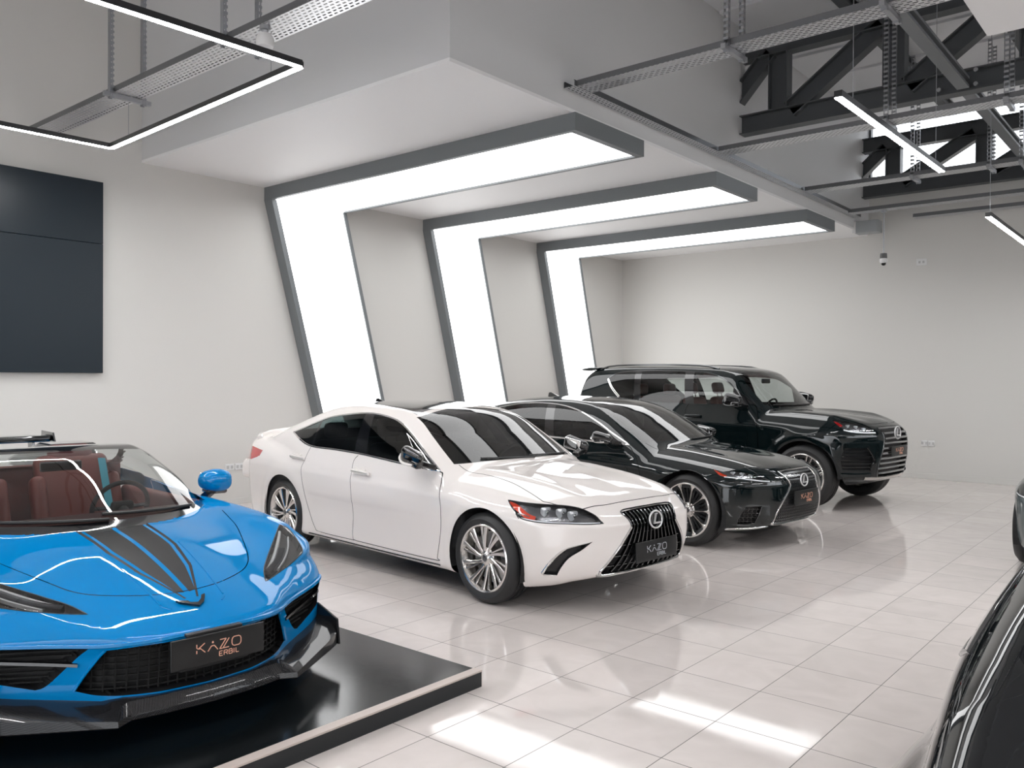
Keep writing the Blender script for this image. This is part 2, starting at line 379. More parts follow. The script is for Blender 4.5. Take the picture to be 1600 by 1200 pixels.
class Shell:
    """a surface whose faces can be cut along outlines seen along x, y or z, and tagged"""
    def __init__(s, P, N, F):
        s.P = [tuple(p) for p in P]; s.N = [tuple(n) for n in N]; s.F = [list(f) for f in F]; s.tag = ['body']*len(F)
        s.cache()
    def cache(s):
        A = np.array(s.P)
        s.C = [A[f].mean(0) for f in s.F]; B = np.array(s.N); s.FN = [B[f].mean(0) for f in s.F]
    def drop(s, keep):
        k = [i for i in range(len(s.F)) if keep[i]]
        for a in ('F', 'tag', 'C', 'FN'): setattr(s, a, [getattr(s, a)[i] for i in k])
    def _split(s, fi, side, edges):
        f = s.F[fi]; a, b = [], []; n = len(f)
        for i in range(n):
            u, v = f[i], f[(i+1) % n]; du, dv = side[u], side[v]
            if du >= 0: a.append(u)
            if du <= 0: b.append(u)
            if du*dv < 0:
                key = (min(u, v), max(u, v))
                if key not in edges:
                    t = side[key[0]]/(side[key[0]]-side[key[1]])
                    p = [s.P[key[0]][c]+t*(s.P[key[1]][c]-s.P[key[0]][c]) for c in range(3)]
                    q = [s.N[key[0]][c]+t*(s.N[key[1]][c]-s.N[key[0]][c]) for c in range(3)]
                    s.P.append(tuple(p)); s.N.append(tuple(q)); edges[key] = len(s.P)-1
                a.append(edges[key]); b.append(edges[key])
        if len(a) < 3 or len(b) < 3: return
        def put(i, f):
            pts = [s.P[k] for k in f]; nn = [s.N[k] for k in f]; m = len(f)
            c = np.array([sum(p[j] for p in pts)/m for j in range(3)]); w = np.array([sum(p[j] for p in nn)/m for j in range(3)])
            if i is None: s.F.append(f); s.C.append(c); s.FN.append(w); s.tag.append(s.tag[fi])
            else: s.F[i] = f; s.C[i] = c; s.FN[i] = w
        put(fi, a); put(None, b)
    def cut(s, poly, axis, tag, where=None, only=('body',)):
        """where(C, FN) -> bool arrays picks the faces that may be cut"""
        poly = np.asarray(poly, float); A, B = AX[axis]
        edges = {}
        lo, hi = poly.min(0)-.06, poly.max(0)+.06
        C = np.array(s.C)
        m = (C[:, A] > lo[0]) & (C[:, A] < hi[0]) & (C[:, B] > lo[1]) & (C[:, B] < hi[1])
        ids = np.nonzero(m)[0]
        if len(ids):
            ok = np.array([s.tag[i] in only for i in ids])
            if where is not None: ok &= where(C[ids], np.array([s.FN[i] for i in ids]))
            ids = ids[ok]
        ids = list(ids)
        for p, q in zip(poly, np.roll(poly, -1, 0)):
            d = q-p; L = np.hypot(*d)
            if L < 1e-6 or not ids: continue
            nrm = np.array([-d[1], d[0]])/L; dirn = d/L
            c2 = np.array([(s.C[i][A], s.C[i][B]) for i in ids])-p
            al_ = c2@dirn
            near = np.nonzero((abs(c2@nrm) < .05) & (al_ > -.05) & (al_ < L+.05))[0]
            for ni in near:
                fi = ids[ni]; f = s.F[fi]; side = {}; al = []
                for k in f:
                    w = (s.P[k][A]-p[0], s.P[k][B]-p[1]); v = w[0]*nrm[0]+w[1]*nrm[1]
                    side[k] = 0. if abs(v) < 2e-5 else v; al.append(w[0]*dirn[0]+w[1]*dirn[1])
                vals = list(side.values())
                if min(vals) >= 0 or max(vals) <= 0 or max(al) < -1e-4 or min(al) > L+1e-4: continue
                n0 = len(s.F); s._split(fi, side, edges)
                if len(s.F) > n0: ids.append(n0)
        if ids:
            ins = inside(poly, np.array([(s.C[i][A], s.C[i][B]) for i in ids]))
            for fi, k in zip(ids, ins):
                if k: s.tag[fi] = tag
    def strip(s, line, width, axis, tag, where=None, only=('body',)):
        line = np.asarray(line, float)
        for a, b in zip(line[:-1], line[1:]):
            d = (b-a)/max(np.hypot(*(b-a)), 1e-9); n = np.array([-d[1], d[0]])*width/2; e = d*width*.3
            s.cut([a-e+n, a-e-n, b+e-n, b+e+n], axis, tag, where, only)
    def take(s, *tags):
        k = [i for i, t in enumerate(s.tag) if t in tags]
        m = {}; F = []
        for i in k: F.append([m.setdefault(v, len(m)) for v in s.F[i]])
        P = np.zeros((len(m), 3)); N = np.zeros((len(m), 3))
        for v, j in m.items(): P[j] = s.P[v]; N[j] = s.N[v]
        return P, N, F
# ---------------------------------------------------------------- body surfaces (car axes: x forward from the front axle, y left, z up)
def sedan_body(q):
    """two blended volumes: lower body (side, top, nose, tail, floor) and cabin (side, roof line)"""
    Wp, Ws, Tc, Td, Fc, Fd, Rc, Rd, zb, belt, roof, roofd, bow, gw, gs = [q[k] for k in ('Wp', 'Ws', 'Tc', 'Td', 'Fc', 'Fd', 'Rc', 'Rd', 'zb', 'belt', 'roof', 'roofd', 'bow', 'gw', 'gs')]
    extra = q.get('extra')
    def g(x, y, z):
        y = np.abs(y)
        w = Wp(x)+Ws(z)
        if extra: w = w+extra(x, z)
        side = y-w
        top = (z-(Tc(x)-Td(np.minimum(y, 1.02))+(q['Tx'](x, y) if 'Tx' in q else 0)))*.95
        nose = (x-(Fc(z)-Fd(np.minimum(y, 1.05))))*.85
        tail = ((Rc(z)+Rd(np.minimum(y, 1.05)))-x)*.85
        low = zb(x)-z
        body = rmax(q.get('r1', .05), rmax(q.get('r2', .045), side, top), nose, tail)
        body = rmax(.03, body, low)
        cside = (y-(gw(x)-gs(z-belt(x))))*.92
        xs = x+bow(x)*y*y
        ctop = (z-(roof(xs)-roofd(y)*q['rs'](x)))*q.get('ks', .85)
        cab = rmax(q.get('r3', .06), cside, ctop, .55-z)
        return rmin(q.get('r4', .025), body, cab)
    return g

def es_surface(flare=0.):
    q = {}
    q['Wp'] = P1((.98, .84), (.6, .872), (.3, .905), (0, .922), (-.5, .926), (-1.4, .93), (-2.4, .932), (-2.87, .93), (-3.3, .90), (-3.7, .855), (-4., .80))
    q['Ws'] = P1((.12, -.11), (.17, -.05), (.22, -.022), (.34, -.018), (.46, -.016), (.58, -.006), (.68, .0), (.76, .0), (.82, -.008), (.88, -.03), (.96, -.062), (1.05, -.12), (1.2, -.25))
    q['extra'] = lambda x, z: flare*bump(x, -2.35, .5)*bump(z, .66, .17)+.012*bump(np.sqrt(x**2+(z-.335)**2), .40, .06)+.014*bump(np.sqrt((x+2.87)**2+(z-.335)**2), .42, .08)-.008*bump(z, .42, .09)*bump(x, -1.4, .8)
    q['Tc'] = P1((.9, .70), (.75, .765), (.65, .80), (.5, .842), (.25, .892), (0, .924), (-.3, .952), (-.65, .972), (-1.2, .98), (-2.4, 1.02), (-3.0, 1.06), (-3.5, 1.075), (-3.85, 1.07), (-3.97, 1.055))
    q['Td'] = P1((0, 0), (.25, .006), (.45, .022), (.6, .045), (.72, .075), (.82, .115), (.9, .17), (1.02, .27))
    q['Tx'] = lambda x, y: .014*bump(y, .52, .11)*np.clip((x+.8)/.6, 0, 1)*np.clip((.95-x)/.3, 0, 1)
    q['Fc'] = P1((.12, .60), (.18, .69), (.24, .775), (.3, .82), (.4, .86), (.5, .873), (.61, .872), (.66, .85), (.71, .80), (.76, .735), (.82, .65), (.9, .5))
    q['Fd'] = P1((0, 0), (.2, .005), (.35, .022), (.5, .062), (.62, .132), (.74, .235), (.82, .335), (.88, .455), (.93, .64), (1.05, 1.25))
    q['Rc'] = P1((.15, -3.8), (.3, -3.93), (.5, -3.985), (.75, -3.99), (.95, -3.965), (1.07, -3.99), (1.15, -3.98))
    q['Rd'] = P1((0, 0), (.3, .015), (.55, .06), (.75, .16), (.85, .28), (.92, .45), (1.05, 1.))
    q['zb'] = P1((.9, .262), (.78, .256), (.62, .225), (.48, .185), (.3, .165), (-2.9, .165), (-3.6, .2), (-4, .28))
    q['belt'] = P1((0, .91), (-.6, .93), (-1.6, .985), (-2.45, 1.02), (-3.2, 1.07), (-4, 1.1))
    q['roof'] = P1((.3, .35), (-.1, .76), (-.3, .89), (-.44, .975), (-.8, 1.19), (-1.1, 1.35), (-1.25, 1.393), (-1.5, 1.424), (-1.75, 1.437), (-2.0, 1.44), (-2.3, 1.425), (-2.6, 1.382), (-2.9, 1.308), (-3.2, 1.212), (-3.5, 1.11), (-3.75, 1.03), (-4.2, .8))
    q['roofd'] = P1((0, 0), (.3, .008), (.5, .026), (.62, .05), (.75, .1), (.85, .16), (1.0, .26))
    q['rs'] = P1((-.5, .35), (-1.0, .45), (-1.5, 1.), (-2.6, 1.), (-3.2, .6))
    q['bow'] = P1((-.2, .245), (-1.1, .245), (-1.6, .1), (-2.2, -.1), (-2.9, -.25), (-3.6, -.28))
    q['gw'] = P1((-.2, .845), (-.6, .862), (-1.4, .876), (-2.3, .868), (-2.7, .835), (-3.2, .76), (-3.8, .66))
    q['gs'] = P1((-.2, -.05), (0, .0), (.1, .05), (.2, .112), (.3, .185), (.4, .27), (.55, .42))
    return sedan_body(q)

def ls_surface():
    q = {}
    q['Wp'] = P1((.98, .86), (.6, .885), (.3, .912), (0, .93), (-.5, .938), (-1.4, .945), (-2.4, .945), (-3.1, .94), (-3.6, .91), (-4.0, .86), (-4.3, .80))
    q['Ws'] = P1((.12, -.11), (.17, -.05), (.22, -.024), (.34, -.022), (.46, -.022), (.58, -.008), (.68, .0), (.76, .0), (.82, -.008), (.88, -.03), (.96, -.062), (1.05, -.12), (1.2, -.25))
    q['extra'] = lambda x, z: .014*bump(np.sqrt(x**2+(z-.355)**2), .42, .07)+.016*bump(np.sqrt((x+3.125)**2+(z-.355)**2), .44, .09)-.01*bump(z, .42, .09)*bump(x, -1.5, .8)
    q['Tc'] = P1((.85, .66), (.72, .742), (.6, .785), (.4, .835), (.2, .872), (0, .90), (-.3, .935), (-.75, .972), (-1.3, .99), (-2.6, 1.02), (-3.2, 1.06), (-3.8, 1.085), (-4.1, 1.08), (-4.3, 1.06))
    q['Td'] = P1((0, 0), (.25, .004), (.45, .018), (.6, .04), (.72, .07), (.82, .11), (.9, .165), (1.02, .27))
    q['Tx'] = lambda x, y: .009*bump(y, .50, .13)*np.clip((x+.9)/.6, 0, 1)*np.clip((.8-x)/.3, 0, 1)-.004*bump(y, .30, .16)*np.clip((x+.9)/.6, 0, 1)*np.clip((.8-x)/.3, 0, 1)
    q['Fc'] = P1((.12, .50), (.18, .62), (.23, .70), (.28, .742), (.35, .765), (.5, .785), (.6, .785), (.66, .772), (.72, .73), (.77, .665), (.83, .56), (.9, .4))
    q['Fd'] = P1((0, 0), (.2, .005), (.35, .022), (.5, .065), (.62, .135), (.74, .24), (.82, .34), (.88, .455), (.93, .62), (1.05, 1.2))
    q['Rc'] = P1((.15, -4.1), (.3, -4.25), (.5, -4.31), (.75, -4.32), (.95, -4.29), (1.09, -4.31), (1.15, -4.3))
    q['Rd'] = P1((0, 0), (.3, .015), (.55, .06), (.75, .16), (.85, .28), (.92, .45), (1.05, 1.))
    q['zb'] = P1((.9, .24), (.75, .235), (.6, .21), (.45, .175), (.3, .16), (-3.2, .16), (-3.9, .2), (-4.3, .28))
    q['belt'] = P1((0, .915), (-.7, .945), (-1.7, .975), (-2.6, 1.01), (-3.4, 1.07), (-4.3, 1.1))
    q['roof'] = P1((.2, .4), (-.2, .79), (-.4, .905), (-.55, .985), (-.9, 1.175), (-1.15, 1.30), (-1.35, 1.372), (-1.55, 1.41), (-1.9, 1.437), (-2.25, 1.443), (-2.6, 1.428), (-3.0, 1.385), (-3.3, 1.325), (-3.6, 1.245), (-3.9, 1.15), (-4.2, 1.04), (-4.4, .9))
    q['roofd'] = P1((0, 0), (.3, .008), (.5, .026), (.62, .05), (.75, .1), (.85, .16), (1.0, .26))
    q['rs'] = P1((-.6, .35), (-1.1, .45), (-1.6, 1.), (-2.9, 1.), (-3.6, .6))
    q['bow'] = P1((-.3, .23), (-1.2, .23), (-1.7, .1), (-2.4, -.1), (-3.2, -.25), (-4., -.28))
    q['gw'] = P1((-.3, .855), (-.7, .875), (-1.5, .89), (-2.5, .882), (-3.0, .845), (-3.6, .76), (-4.2, .66))
    q['gs'] = P1((-.2, -.05), (0, .0), (.1, .048), (.2, .108), (.3, .18), (.4, .265), (.55, .42))
    return sedan_body(q)

def lx_surface():
    q = {}
    q['Wp'] = P1((.98, .90), (.6, .93), (.3, .955), (0, .965), (-.6, .955), (-1.4, .955), (-2.4, .958), (-2.85, .965), (-3.3, .955), (-3.8, .93), (-4.2, .88))
    q['Ws'] = P1((.25, -.10), (.32, -.045), (.45, -.02), (.6, -.03), (.72, -.035), (.86, -.018), (1.0, .0), (1.08, .0), (1.16, -.015), (1.25, -.045), (1.35, -.1), (1.6, -.3))
    q['extra'] = lambda x, z: .042*bump(np.sqrt(x**2+(z-.405)**2), .50, .09)+.038*bump(np.sqrt((x+2.85)**2+(z-.405)**2), .50, .09)
    q['Tc'] = P1((.9, 1.02), (.75, 1.085), (.6, 1.13), (.4, 1.168), (.1, 1.20), (-.3, 1.225), (-.7, 1.245), (-1.3, 1.26), (-2.6, 1.30), (-3.4, 1.30), (-4.2, 1.30))
    q['Td'] = P1((0, 0), (.3, .002), (.55, .012), (.7, .03), (.8, .06), (.88, .11), (.95, .17), (1.05, .27))
    q['Tx'] = lambda x, y: (.034*bump(y, .62, .13)-.012*bump(y, .3, .15))*np.clip((x+.9)/.6, 0, 1)*np.clip((.85-x)/.3, 0, 1)
    q['Fc'] = P1((.24, .50), (.32, .66), (.38, .745), (.44, .79), (.55, .81), (.7, .83), (.85, .838), (.95, .825), (1.0, .795), (1.06, .725), (1.12, .63), (1.2, .45))
    q['Fd'] = P1((0, 0), (.2, .008), (.35, .025), (.48, .06), (.6, .125), (.72, .215), (.82, .315), (.9, .43), (.96, .56), (1.05, .95))
    q['Rc'] = P1((.3, -3.9), (.4, -4.08), (.6, -4.16), (1.0, -4.16), (1.25, -4.13), (1.6, -4.0), (1.8, -3.9))
    q['Rd'] = P1((0, 0), (.4, .02), (.65, .07), (.8, .14), (.9, .26), (.97, .45), (1.05, .8))
    q['zb'] = P1((.9, .40), (.75, .37), (.6, .33), (.4, .31), (.2, .32), (-3., .32), (-3.8, .36), (-4.2, .45))
    q['belt'] = P1((0, 1.26), (-.6, 1.285), (-1.6, 1.295), (-3.2, 1.31), (-4.2, 1.33))
    q['roof'] = P1((.2, .5), (-.3, 1.03), (-.5, 1.225), (-.6, 1.325), (-.8, 1.52), (-1.0, 1.71), (-1.1, 1.775), (-1.2, 1.808), (-1.4, 1.838), (-1.8, 1.858), (-2.4, 1.872), (-3.0, 1.872), (-3.4, 1.862), (-3.7, 1.84), (-3.88, 1.76), (-3.98, 1.5), (-4.1, 1.2), (-4.2, .8))
    q['roofd'] = P1((0, 0), (.3, .006), (.5, .02), (.65, .045), (.75, .085), (.85, .15), (1.0, .26))
    q['rs'] = P1((-.6, .4), (-1.0, .5), (-1.3, 1.), (-3.9, 1.))
    q['bow'] = P1((-.3, .2), (-1.0, .2), (-1.3, .05), (-3.3, -.03), (-3.8, -.12))
    q['gw'] = P1((-.3, .895), (-.7, .905), (-1.5, .91), (-2.8, .912), (-3.4, .90), (-4.1, .87))
    q['gs'] = P1((-.2, -.04), (0, .0), (.15, .035), (.3, .09), (.42, .15), (.52, .22), (.65, .36))
    q['r1'] = .06; q['r3'] = .05; q['ks'] = .75
    return sedan_body(q)

def vette_surface():
    T = T2([0, .3, .55, .72, .82, .92, 1.02], [
        [(-3.6, .86), (-3.2, .90), (-2.4, .88), (-1.5, .80), (-.6, .77), (-.28, .738), (0, .705), (.3, .648), (.6, .568), (.76, .512), (.86, .465), (.95, .41)],
        [(-3.6, .86), (-3.2, .90), (-2.4, .88), (-1.5, .80), (-.6, .77), (-.3, .738), (0, .70), (.3, .640), (.6, .552), (.76, .49), (.95, .40)],
        [(-3.6, .86), (-3.2, .90), (-2.4, .88), (-1.5, .80), (-.6, .75), (-.3, .716), (0, .672), (.3, .615), (.45, .568), (.6, .51), (.95, .36)],
        [(-3.6, .86), (-3.2, .91), (-2.4, .90), (-1.5, .80), (-.85, .765), (-.6, .752), (-.2, .722), (0, .693), (.2, .652), (.4, .588), (.55, .528), (.95, .34)],
        [(-3.6, .86), (-3.2, .88), (-2.6, .885), (-1.8, .81), (-1.2, .77), (-.85, .765), (-.36, .748), (-.18, .737), (0, .714), (.15, .676), (.3, .620), (.45, .555), (.6, .49), (.95, .32)],
        [(-3.6, .84), (-3.2, .86), (-2.6, .865), (-1.8, .78), (-1.2, .74), (-.85, .735), (-.36, .722), (0, .684), (.2, .622), (.35, .555), (.5, .49), (.95, .28)],
        [(-3.6, .76), (-2.6, .82), (-1.2, .66), (-.36, .64), (0, .60), (.35, .46), (.95, .2)]])
    Wp = P1((.9, .84), (.5, .88), (.3, .918), (0, .945), (-.5, .942), (-1.2, .925), (-2, .95), (-2.7, .966), (-3.2, .95), (-3.65, .88))
    Ws = P1((.05, -.08), (.12, -.035), (.2, -.012), (.35, 0), (.5, 0), (.6, -.008), (.7, -.02), (.8, -.05), (.95, -.14))
    Fc = P1((.05, .80), (.12, .85), (.2, .875), (.3, .885), (.38, .892), (.41, .905), (.44, .905), (.48, .88), (.55, .80))
    Fd = P1((0, 0), (.2, .022), (.3, .06), (.37, .10), (.42, .138), (.506, .215), (.6, .285), (.7, .35), (.8, .42), (.86, .475), (.92, .575), (.97, .74), (1.05, 1.1))
    Rc = P1((.1, -3.4), (.3, -3.58), (.6, -3.66), (.9, -3.62)); Rd = P1((0, 0), (.5, .04), (.8, .16), (.95, .4), (1.05, .7))
    roof = P1((.3, .3), (-.05, .60), (-.28, .742), (-.6, .89), (-.9, 1.015), (-1.15, 1.095), (-1.3, 1.122), (-1.45, 1.12), (-1.7, 1.02), (-2.0, .94), (-2.6, .91), (-3.0, .88), (-3.4, .84), (-3.8, .7))
    roofd = P1((0, 0), (.3, .004), (.55, .016), (.7, .05), (.8, .11), (.95, .25))
    gw = P1((-.2, .78), (-.6, .80), (-1.2, .815), (-2, .80), (-2.8, .72), (-3.5, .6)); gs = P1((-.15, -.03), (0, 0), (.1, .055), (.2, .125), (.3, .20), (.38, .29))
    zb = P1((.9, .12), (.3, .11), (-3, .12), (-3.6, .22))
    def g(x, y, z):
        y = np.abs(y); yc = np.minimum(y, 1.02)
        side = y-(Wp(x)+Ws(z)+.018*bump(np.sqrt(x*x+(z-.33)**2), .40, .08)+.02*bump(np.sqrt((x+2.72)**2+(z-.35)**2), .42, .09))
        top = (z-T(x, yc))*.93
        nose = (x-(Fc(z)-Fd(np.minimum(y, 1.05))))*.82
        tail = Rc(z)+Rd(np.minimum(y, 1.05))-x
        body = rmax(.02, rmax(.03, side, top), nose, tail, zb(x)-z)
        xs = x+.56*np.minimum(y, .8)**2*np.clip((x+1.9)/.7, 0, 1)
        cab = rmax(.05, (y-(gw(x)-gs(z-.76)))*.92, (z-(roof(xs)-roofd(y)))*.88, .5-z)
        return rmin(.02, body, cab)
    return g
# ---------------------------------------------------------------- the room
XW, XF, YB, ZS, ZR = -9.793, -4.72, 15.32, 4.185, 6.15
YN = 4.83            # near face of the dropped ceiling
m = MB(); m.box((XW-.2, -7, -.2), (9, YB+.2, 0)); struct(m.build('floor', 'floor'))
m = MB(); m.box((XW-.2, -7, 0), (XW, YB+.2, ZR+.3)); struct(m.build('wall_left', 'wall'))
m = MB(); m.box((XW, YB, 0), (9, YB+.2, 4.93)); struct(m.build('wall_back', 'wall'))
m = MB(); m.box((9, -7, 0), (9.2, YB+.2, 3.7)); struct(m.build('wall_right_light_block', 'wall'))  # unseen wall, put in to shut out daylight from the right
m = MB(); m.box((XW-.2, -7.2, 2.95), (9.2, -7, ZR)); struct(m.build('wall_front_light_block', 'wall'))  # unseen header, added so daylight enters only low behind the camera
m = MB(); m.box((XW, YB-.012, 0), (9, YB, .09)); struct(m.build('baseboard_back', 'wall', bevel=.003))
m = MB(); m.box((XW, YN, 0), (XW+.012, YB-.012, .075)); struct(m.build('baseboard_left', 'wall', bevel=.003))
m = MB(); m.box((XW, YN, ZS), (XF, YB, ZS+.03)); struct(m.build('ceiling_soffit', 'soffit'))
m = MB(); m.box((XW, YN, ZS+.03), (XF, YN+.05, ZR)); m.box((XF-.05, YN+.05, ZS+.03), (XF, YB, ZR)); struct(m.build('trim_bulkhead', 'fascia'))
m = MB(); m.box((XW-.2, -7, ZR), (9, YB+.2, ZR+.1))
for y in np.arange(-6.5, 15, 1.0): m.box((XF+.02, y, ZR-.035), (9, y+.12, ZR))
struct(m.build('ceiling', 'roof'))
m = MB(); m.box((-1.32, -3., ZS), (9, 6.98, ZS+.4)); struct(m.build('ceiling_bulkhead', 'soffit'))
# clerestory glazing over the back wall
m = MB(); m.box((XF, YB+.06, 4.93), (9, YB+.075, ZR)); w1 = struct(m.build('window_1', glass('clear pane', (.98, .98, .98))))
m = MB()
for x in np.arange(XF, 9, 2.4): m.box((x-.03, YB, 4.93), (x+.03, YB+.12, ZR))
m.build('window_frame', 'steel', w1)

m = MB(); m.box((9.06, -7, 3.7), (9.075, YB+.2, ZR)); w2 = struct(m.build('window_added', glass('added side pane', (.98, .98, .98))))  # unseen side glazing, added to brighten the bulkhead face and roof
m = MB()
for y in np.arange(-7, YB, 2.4): m.box((9, y-.03, 3.7), (9.12, y+.03, ZR))
m.build('window_frame', 'steel', w2)

# ---------------------------------------------------------------- three light portals on the wall
def portal(y0, y1, label):
    t = thing('light_portal', label, 'light', (XW, y0, 0), group='lit portals over the parked cars')
    W = y1-y0; d = .172; xe = -4.69-XW; zb = ZS-d; lip = .045
    sl = lambda z: (zb-z)*.272 if z < zb else 0.
    zz = (0., zb)
    # outline of the leg front (slanting) and of the arm, as frame boards round a lit panel
    f = MB()
    def leg(o0, o1, a, b):                 # slanted board between offsets o0..o1 across, x a..b
        f.raw([(x, sl(z)+o, z) for z in zz for x in (a, b) for o in (o0, o1)], [(0, 1, 3, 2), (4, 6, 7, 5), (0, 4, 5, 1), (2, 3, 7, 6), (0, 2, 6, 4), (1, 5, 7, 3)])
    leg(0, .03, 0, d); leg(W-.03, W, 0, d)
    leg(.03, .03+lip, d-.02, d); leg(W-.03-lip*.6, W-.03, d-.02, d)
    f.box((0, 0, zb), (xe, .03, ZS)); f.box((0, W-.03, zb), (xe, W, ZS)); f.box((xe-.03, .03, zb), (xe, W-.03, ZS))
    f.box((d, .03, zb), (xe-.03, .03+lip*.5, zb+.02)); f.box((d, W-.03-lip*.5, zb), (xe-.03, W-.03, zb+.02)); f.box((xe-.03-lip, .03, zb), (xe-.03, W-.03, zb+.02))
    f.build('frame', 'grey_frame', t)
    p = MB(); q = .02
    a = .04; b = W-.04
    p.raw([(d-q, sl(z)+o, z) for z in (0, zb+q) for o in (a, b)]+[(xe-.04, a, zb+q), (xe-.04, b, zb+q)], [(0, 1, 3, 2), (2, 3, 5, 4)])
    p.build('lit_panel', 'portal', t)
    return t
portal(6.50, 7.75, 'grey framed light portal with slanted leg, nearest and largest of the three')
portal(9.43, 10.62, 'grey framed light portal in the middle, its slanted leg behind the white sedan')
portal(12.37, 13.55, 'grey framed light portal nearest the back wall, its leg behind the black cars')

# ---------------------------------------------------------------- wall screen, sockets
t = thing('wall_screen', 'large dark screen with a faint horizontal seam on the left wall', 'screen', (XW, 3.0, 2.77))
m = MB(); m.box((0, -1.6, .386), (.07, 1.35, 1.085)); m.build('upper_panel', 'screen', t, bevel=.004)
m = MB(); m.box((0, -1.6, -1.08), (.07, 1.35, .383)); m.build('lower_panel', 'screen', t, bevel=.004)
MT['socket_grey'] = mat('socket grey', (.5, .5, .5), .4)
def socket(loc, rz, label, n, w=.12, gap=.01, h=.085, slots=True):
    t = thing('wall_socket', label, 'socket', loc, rz)
    for i in range(n):
        x = i*(w+gap)
        m = MB(); m.rounded((x, -.012, -h/2), (x+w, 0, h/2), .006); p = m.build('cover_plate', 'white_plastic', t, smooth=True)
        for k in (-1, 1): m = MB(); m.box((x+w/2+k*.03-.016, -.0145, -.02), (x+w/2+k*.03+.016, -.0121, .02)); m.build('outlet', 'socket_grey', p)
    return t
socket((XW, 6.22, .5), -PI/2+PI, 'white double socket plate low on the left wall beside the white sedan', 2, .13)
bpy.data.objects['wall_socket'].rotation_euler = (0, 0, PI/2); bpy.data.objects['wall_socket'].location = (XW, 5.93, .485)
socket((-3.83, YB, .60), 0, 'white socket plate low on the back wall right of the black suv', 2, .1, .006, .1)
socket((-3.93, YB, 3.65), 0, 'small white socket plate high on the back wall under the trusses', 1, .16, .01, .12)

# ---------------------------------------------------------------- roof trusses
def truss(y, x1, zb, zt, label, first=0.):
    t = thing('roof_truss', label, 'truss', (XF, y, zb), group='steel roof trusses')
    H = zt-zb; L = x1-XF; f = .17
    def part(name, a, b, w, h, up):
        m = MB(); m.beam(a, b, w, h, .014, up); return m.build(name, 'steel', t)
    part('bottom_chord', (0, 0, .12), (L, 0, .12), f, .24, (0, 0, 1))
    part('top_chord', (0, 0, H-.12), (L, 0, H-.12), f, .24, (0, 0, 1))
    xs = [.37+1.36*k+.13+first for k in range(int(L/1.36)+1) if .5+1.36*k+first < L]
    for i, x in enumerate(xs):
        m = MB(); m.beam((x, 0, .24), (x, 0, H-.24), f, .24, .014, (1, 0, 0)); m.build('post', 'steel', t)
        if i+1 < len(xs):
            m = MB(); m.beam((x+.14, 0, .2), (xs[i+1]-.14, 0, H-.2), f*.9, .22, .014, (0, 0, 1)); m.build('diagonal', 'steel', t)
    m = MB(); m.beam((-.1-.0, 0, H*.38), (xs[0]-.12, 0, H-.2), f*.9, .2, .014, (0, 0, 1)); m.build('diagonal', 'steel', t)
    return t
truss(10.2, 4., 4.785, 5.95, 'dark steel roof truss in front, with a diagonal brace bolted to its bottom chord')
truss(15.02, 4., 4.78, 5.79, 'dark steel roof truss in front of the bright clerestory glazing')
MT['tie_steel'] = mat('tie steel', (.17, .18, .19), .5)
t = thing('tie_beam', 'grey steel tie bolted to the near roof truss, running overhead towards the camera', 'beam', (-2.134, 10.08, 4.86), group='steel ties along the roof')
m = MB(); m.beam((0, 0, 0), (0, -5.2, .02), .12, .12, .03); m.build('tie_bar', 'tie_steel', t)
for dx, dz in ((-.24, -.02), (.12, -.03), (.12, .12)): m = MB(); m.lathe([(0, -.03), (.022, -.03), (.022, 0)], (dx, .02, dz), 'y', 10); m.build('bolt', 'galv', t)
t = thing('tie_beam', 'grey steel tie between the near and far roof trusses at the right edge', 'beam', (-2.134, 10.32, 4.86), group='steel ties along the roof')
m = MB(); m.beam((0, 0, 0), (0, 4.6, 0), .12, .12, .03); m.build('tie_bar', 'tie_steel', t)
def purlin(a, b, label, w=.12):
    t = thing('roof_purlin', label, 'purlin', a, group='roof purlins')
    m = MB(); d = Vector(b)-Vector(a); m.beam((0, 0, 0), d, w, w*1.2, .02); m.build('channel', 'steel', t)
purlin((-3.30, 6.2, 5.98), (-3.30, 14.9, 5.98), 'dark steel purlin running along the roof behind the near cable tray')
purlin((-1.95, 6.2, 5.98), (-1.95, 14.9, 5.98), 'dark steel purlin along the roof near the top right corner')

# ---------------------------------------------------------------- cable trays
def tray(a, b, width, label, hangers=(), side=.055, ztop=5.95):
    """tray from a to b (its middle line at the bottom)"""
    a = Vector(a); b = Vector(b); d = b-a; L = math.hypot(d.x, d.y); rz = math.atan2(d.y, d.x)
    t = thing('cable_tray', label, 'cable tray', a, rz, group='perforated cable trays')
    m = MB(); m.box((0, -width/2, 0), (L, width/2, .0015)); m.build('tray_bottom', 'tray_bottom', t)
    for s in (-1, 1):
        m = MB(); y = s*width/2; m.box((0, y-.001, .0016), (L, y+.001, side)); m.box((0, min(y, y-s*.012), side), (L, max(y, y-s*.012), side+.0015)); m.build('tray_side', 'tray_side', t)
    for x in hangers:
        for s in (-1, 1):
            m = MB(); y = s*(width/2+.022)
            m.box((x-.021, y-.02, -.06), (x+.021, y-.018, ztop-a.z)); m.box((x-.021, y-.018, -.06), (x-.019, y+.02, ztop-a.z)); m.box((x+.019, y-.018, -.06), (x+.021, y+.02, ztop-a.z))
            m.build('hanger_strut', 'strut', t)
        m = MB(); m.box((x-.02, -width/2-.09, -.045), (x+.02, width/2+.09, -.004)); m.build('support_bracket', 'galv', t)
    return t
tray((XF+.07, 6.35, 4.37), (XF+.07, 14.5, 4.33), .12, 'perforated cable tray fixed along the foot of the ceiling bulkhead', ())
tray((XF+.14, 6.50, 4.37), (1.2, 6.50, 4.37), .24, 'wide perforated cable tray crossing in front of the near truss', (1.5, 2.72))
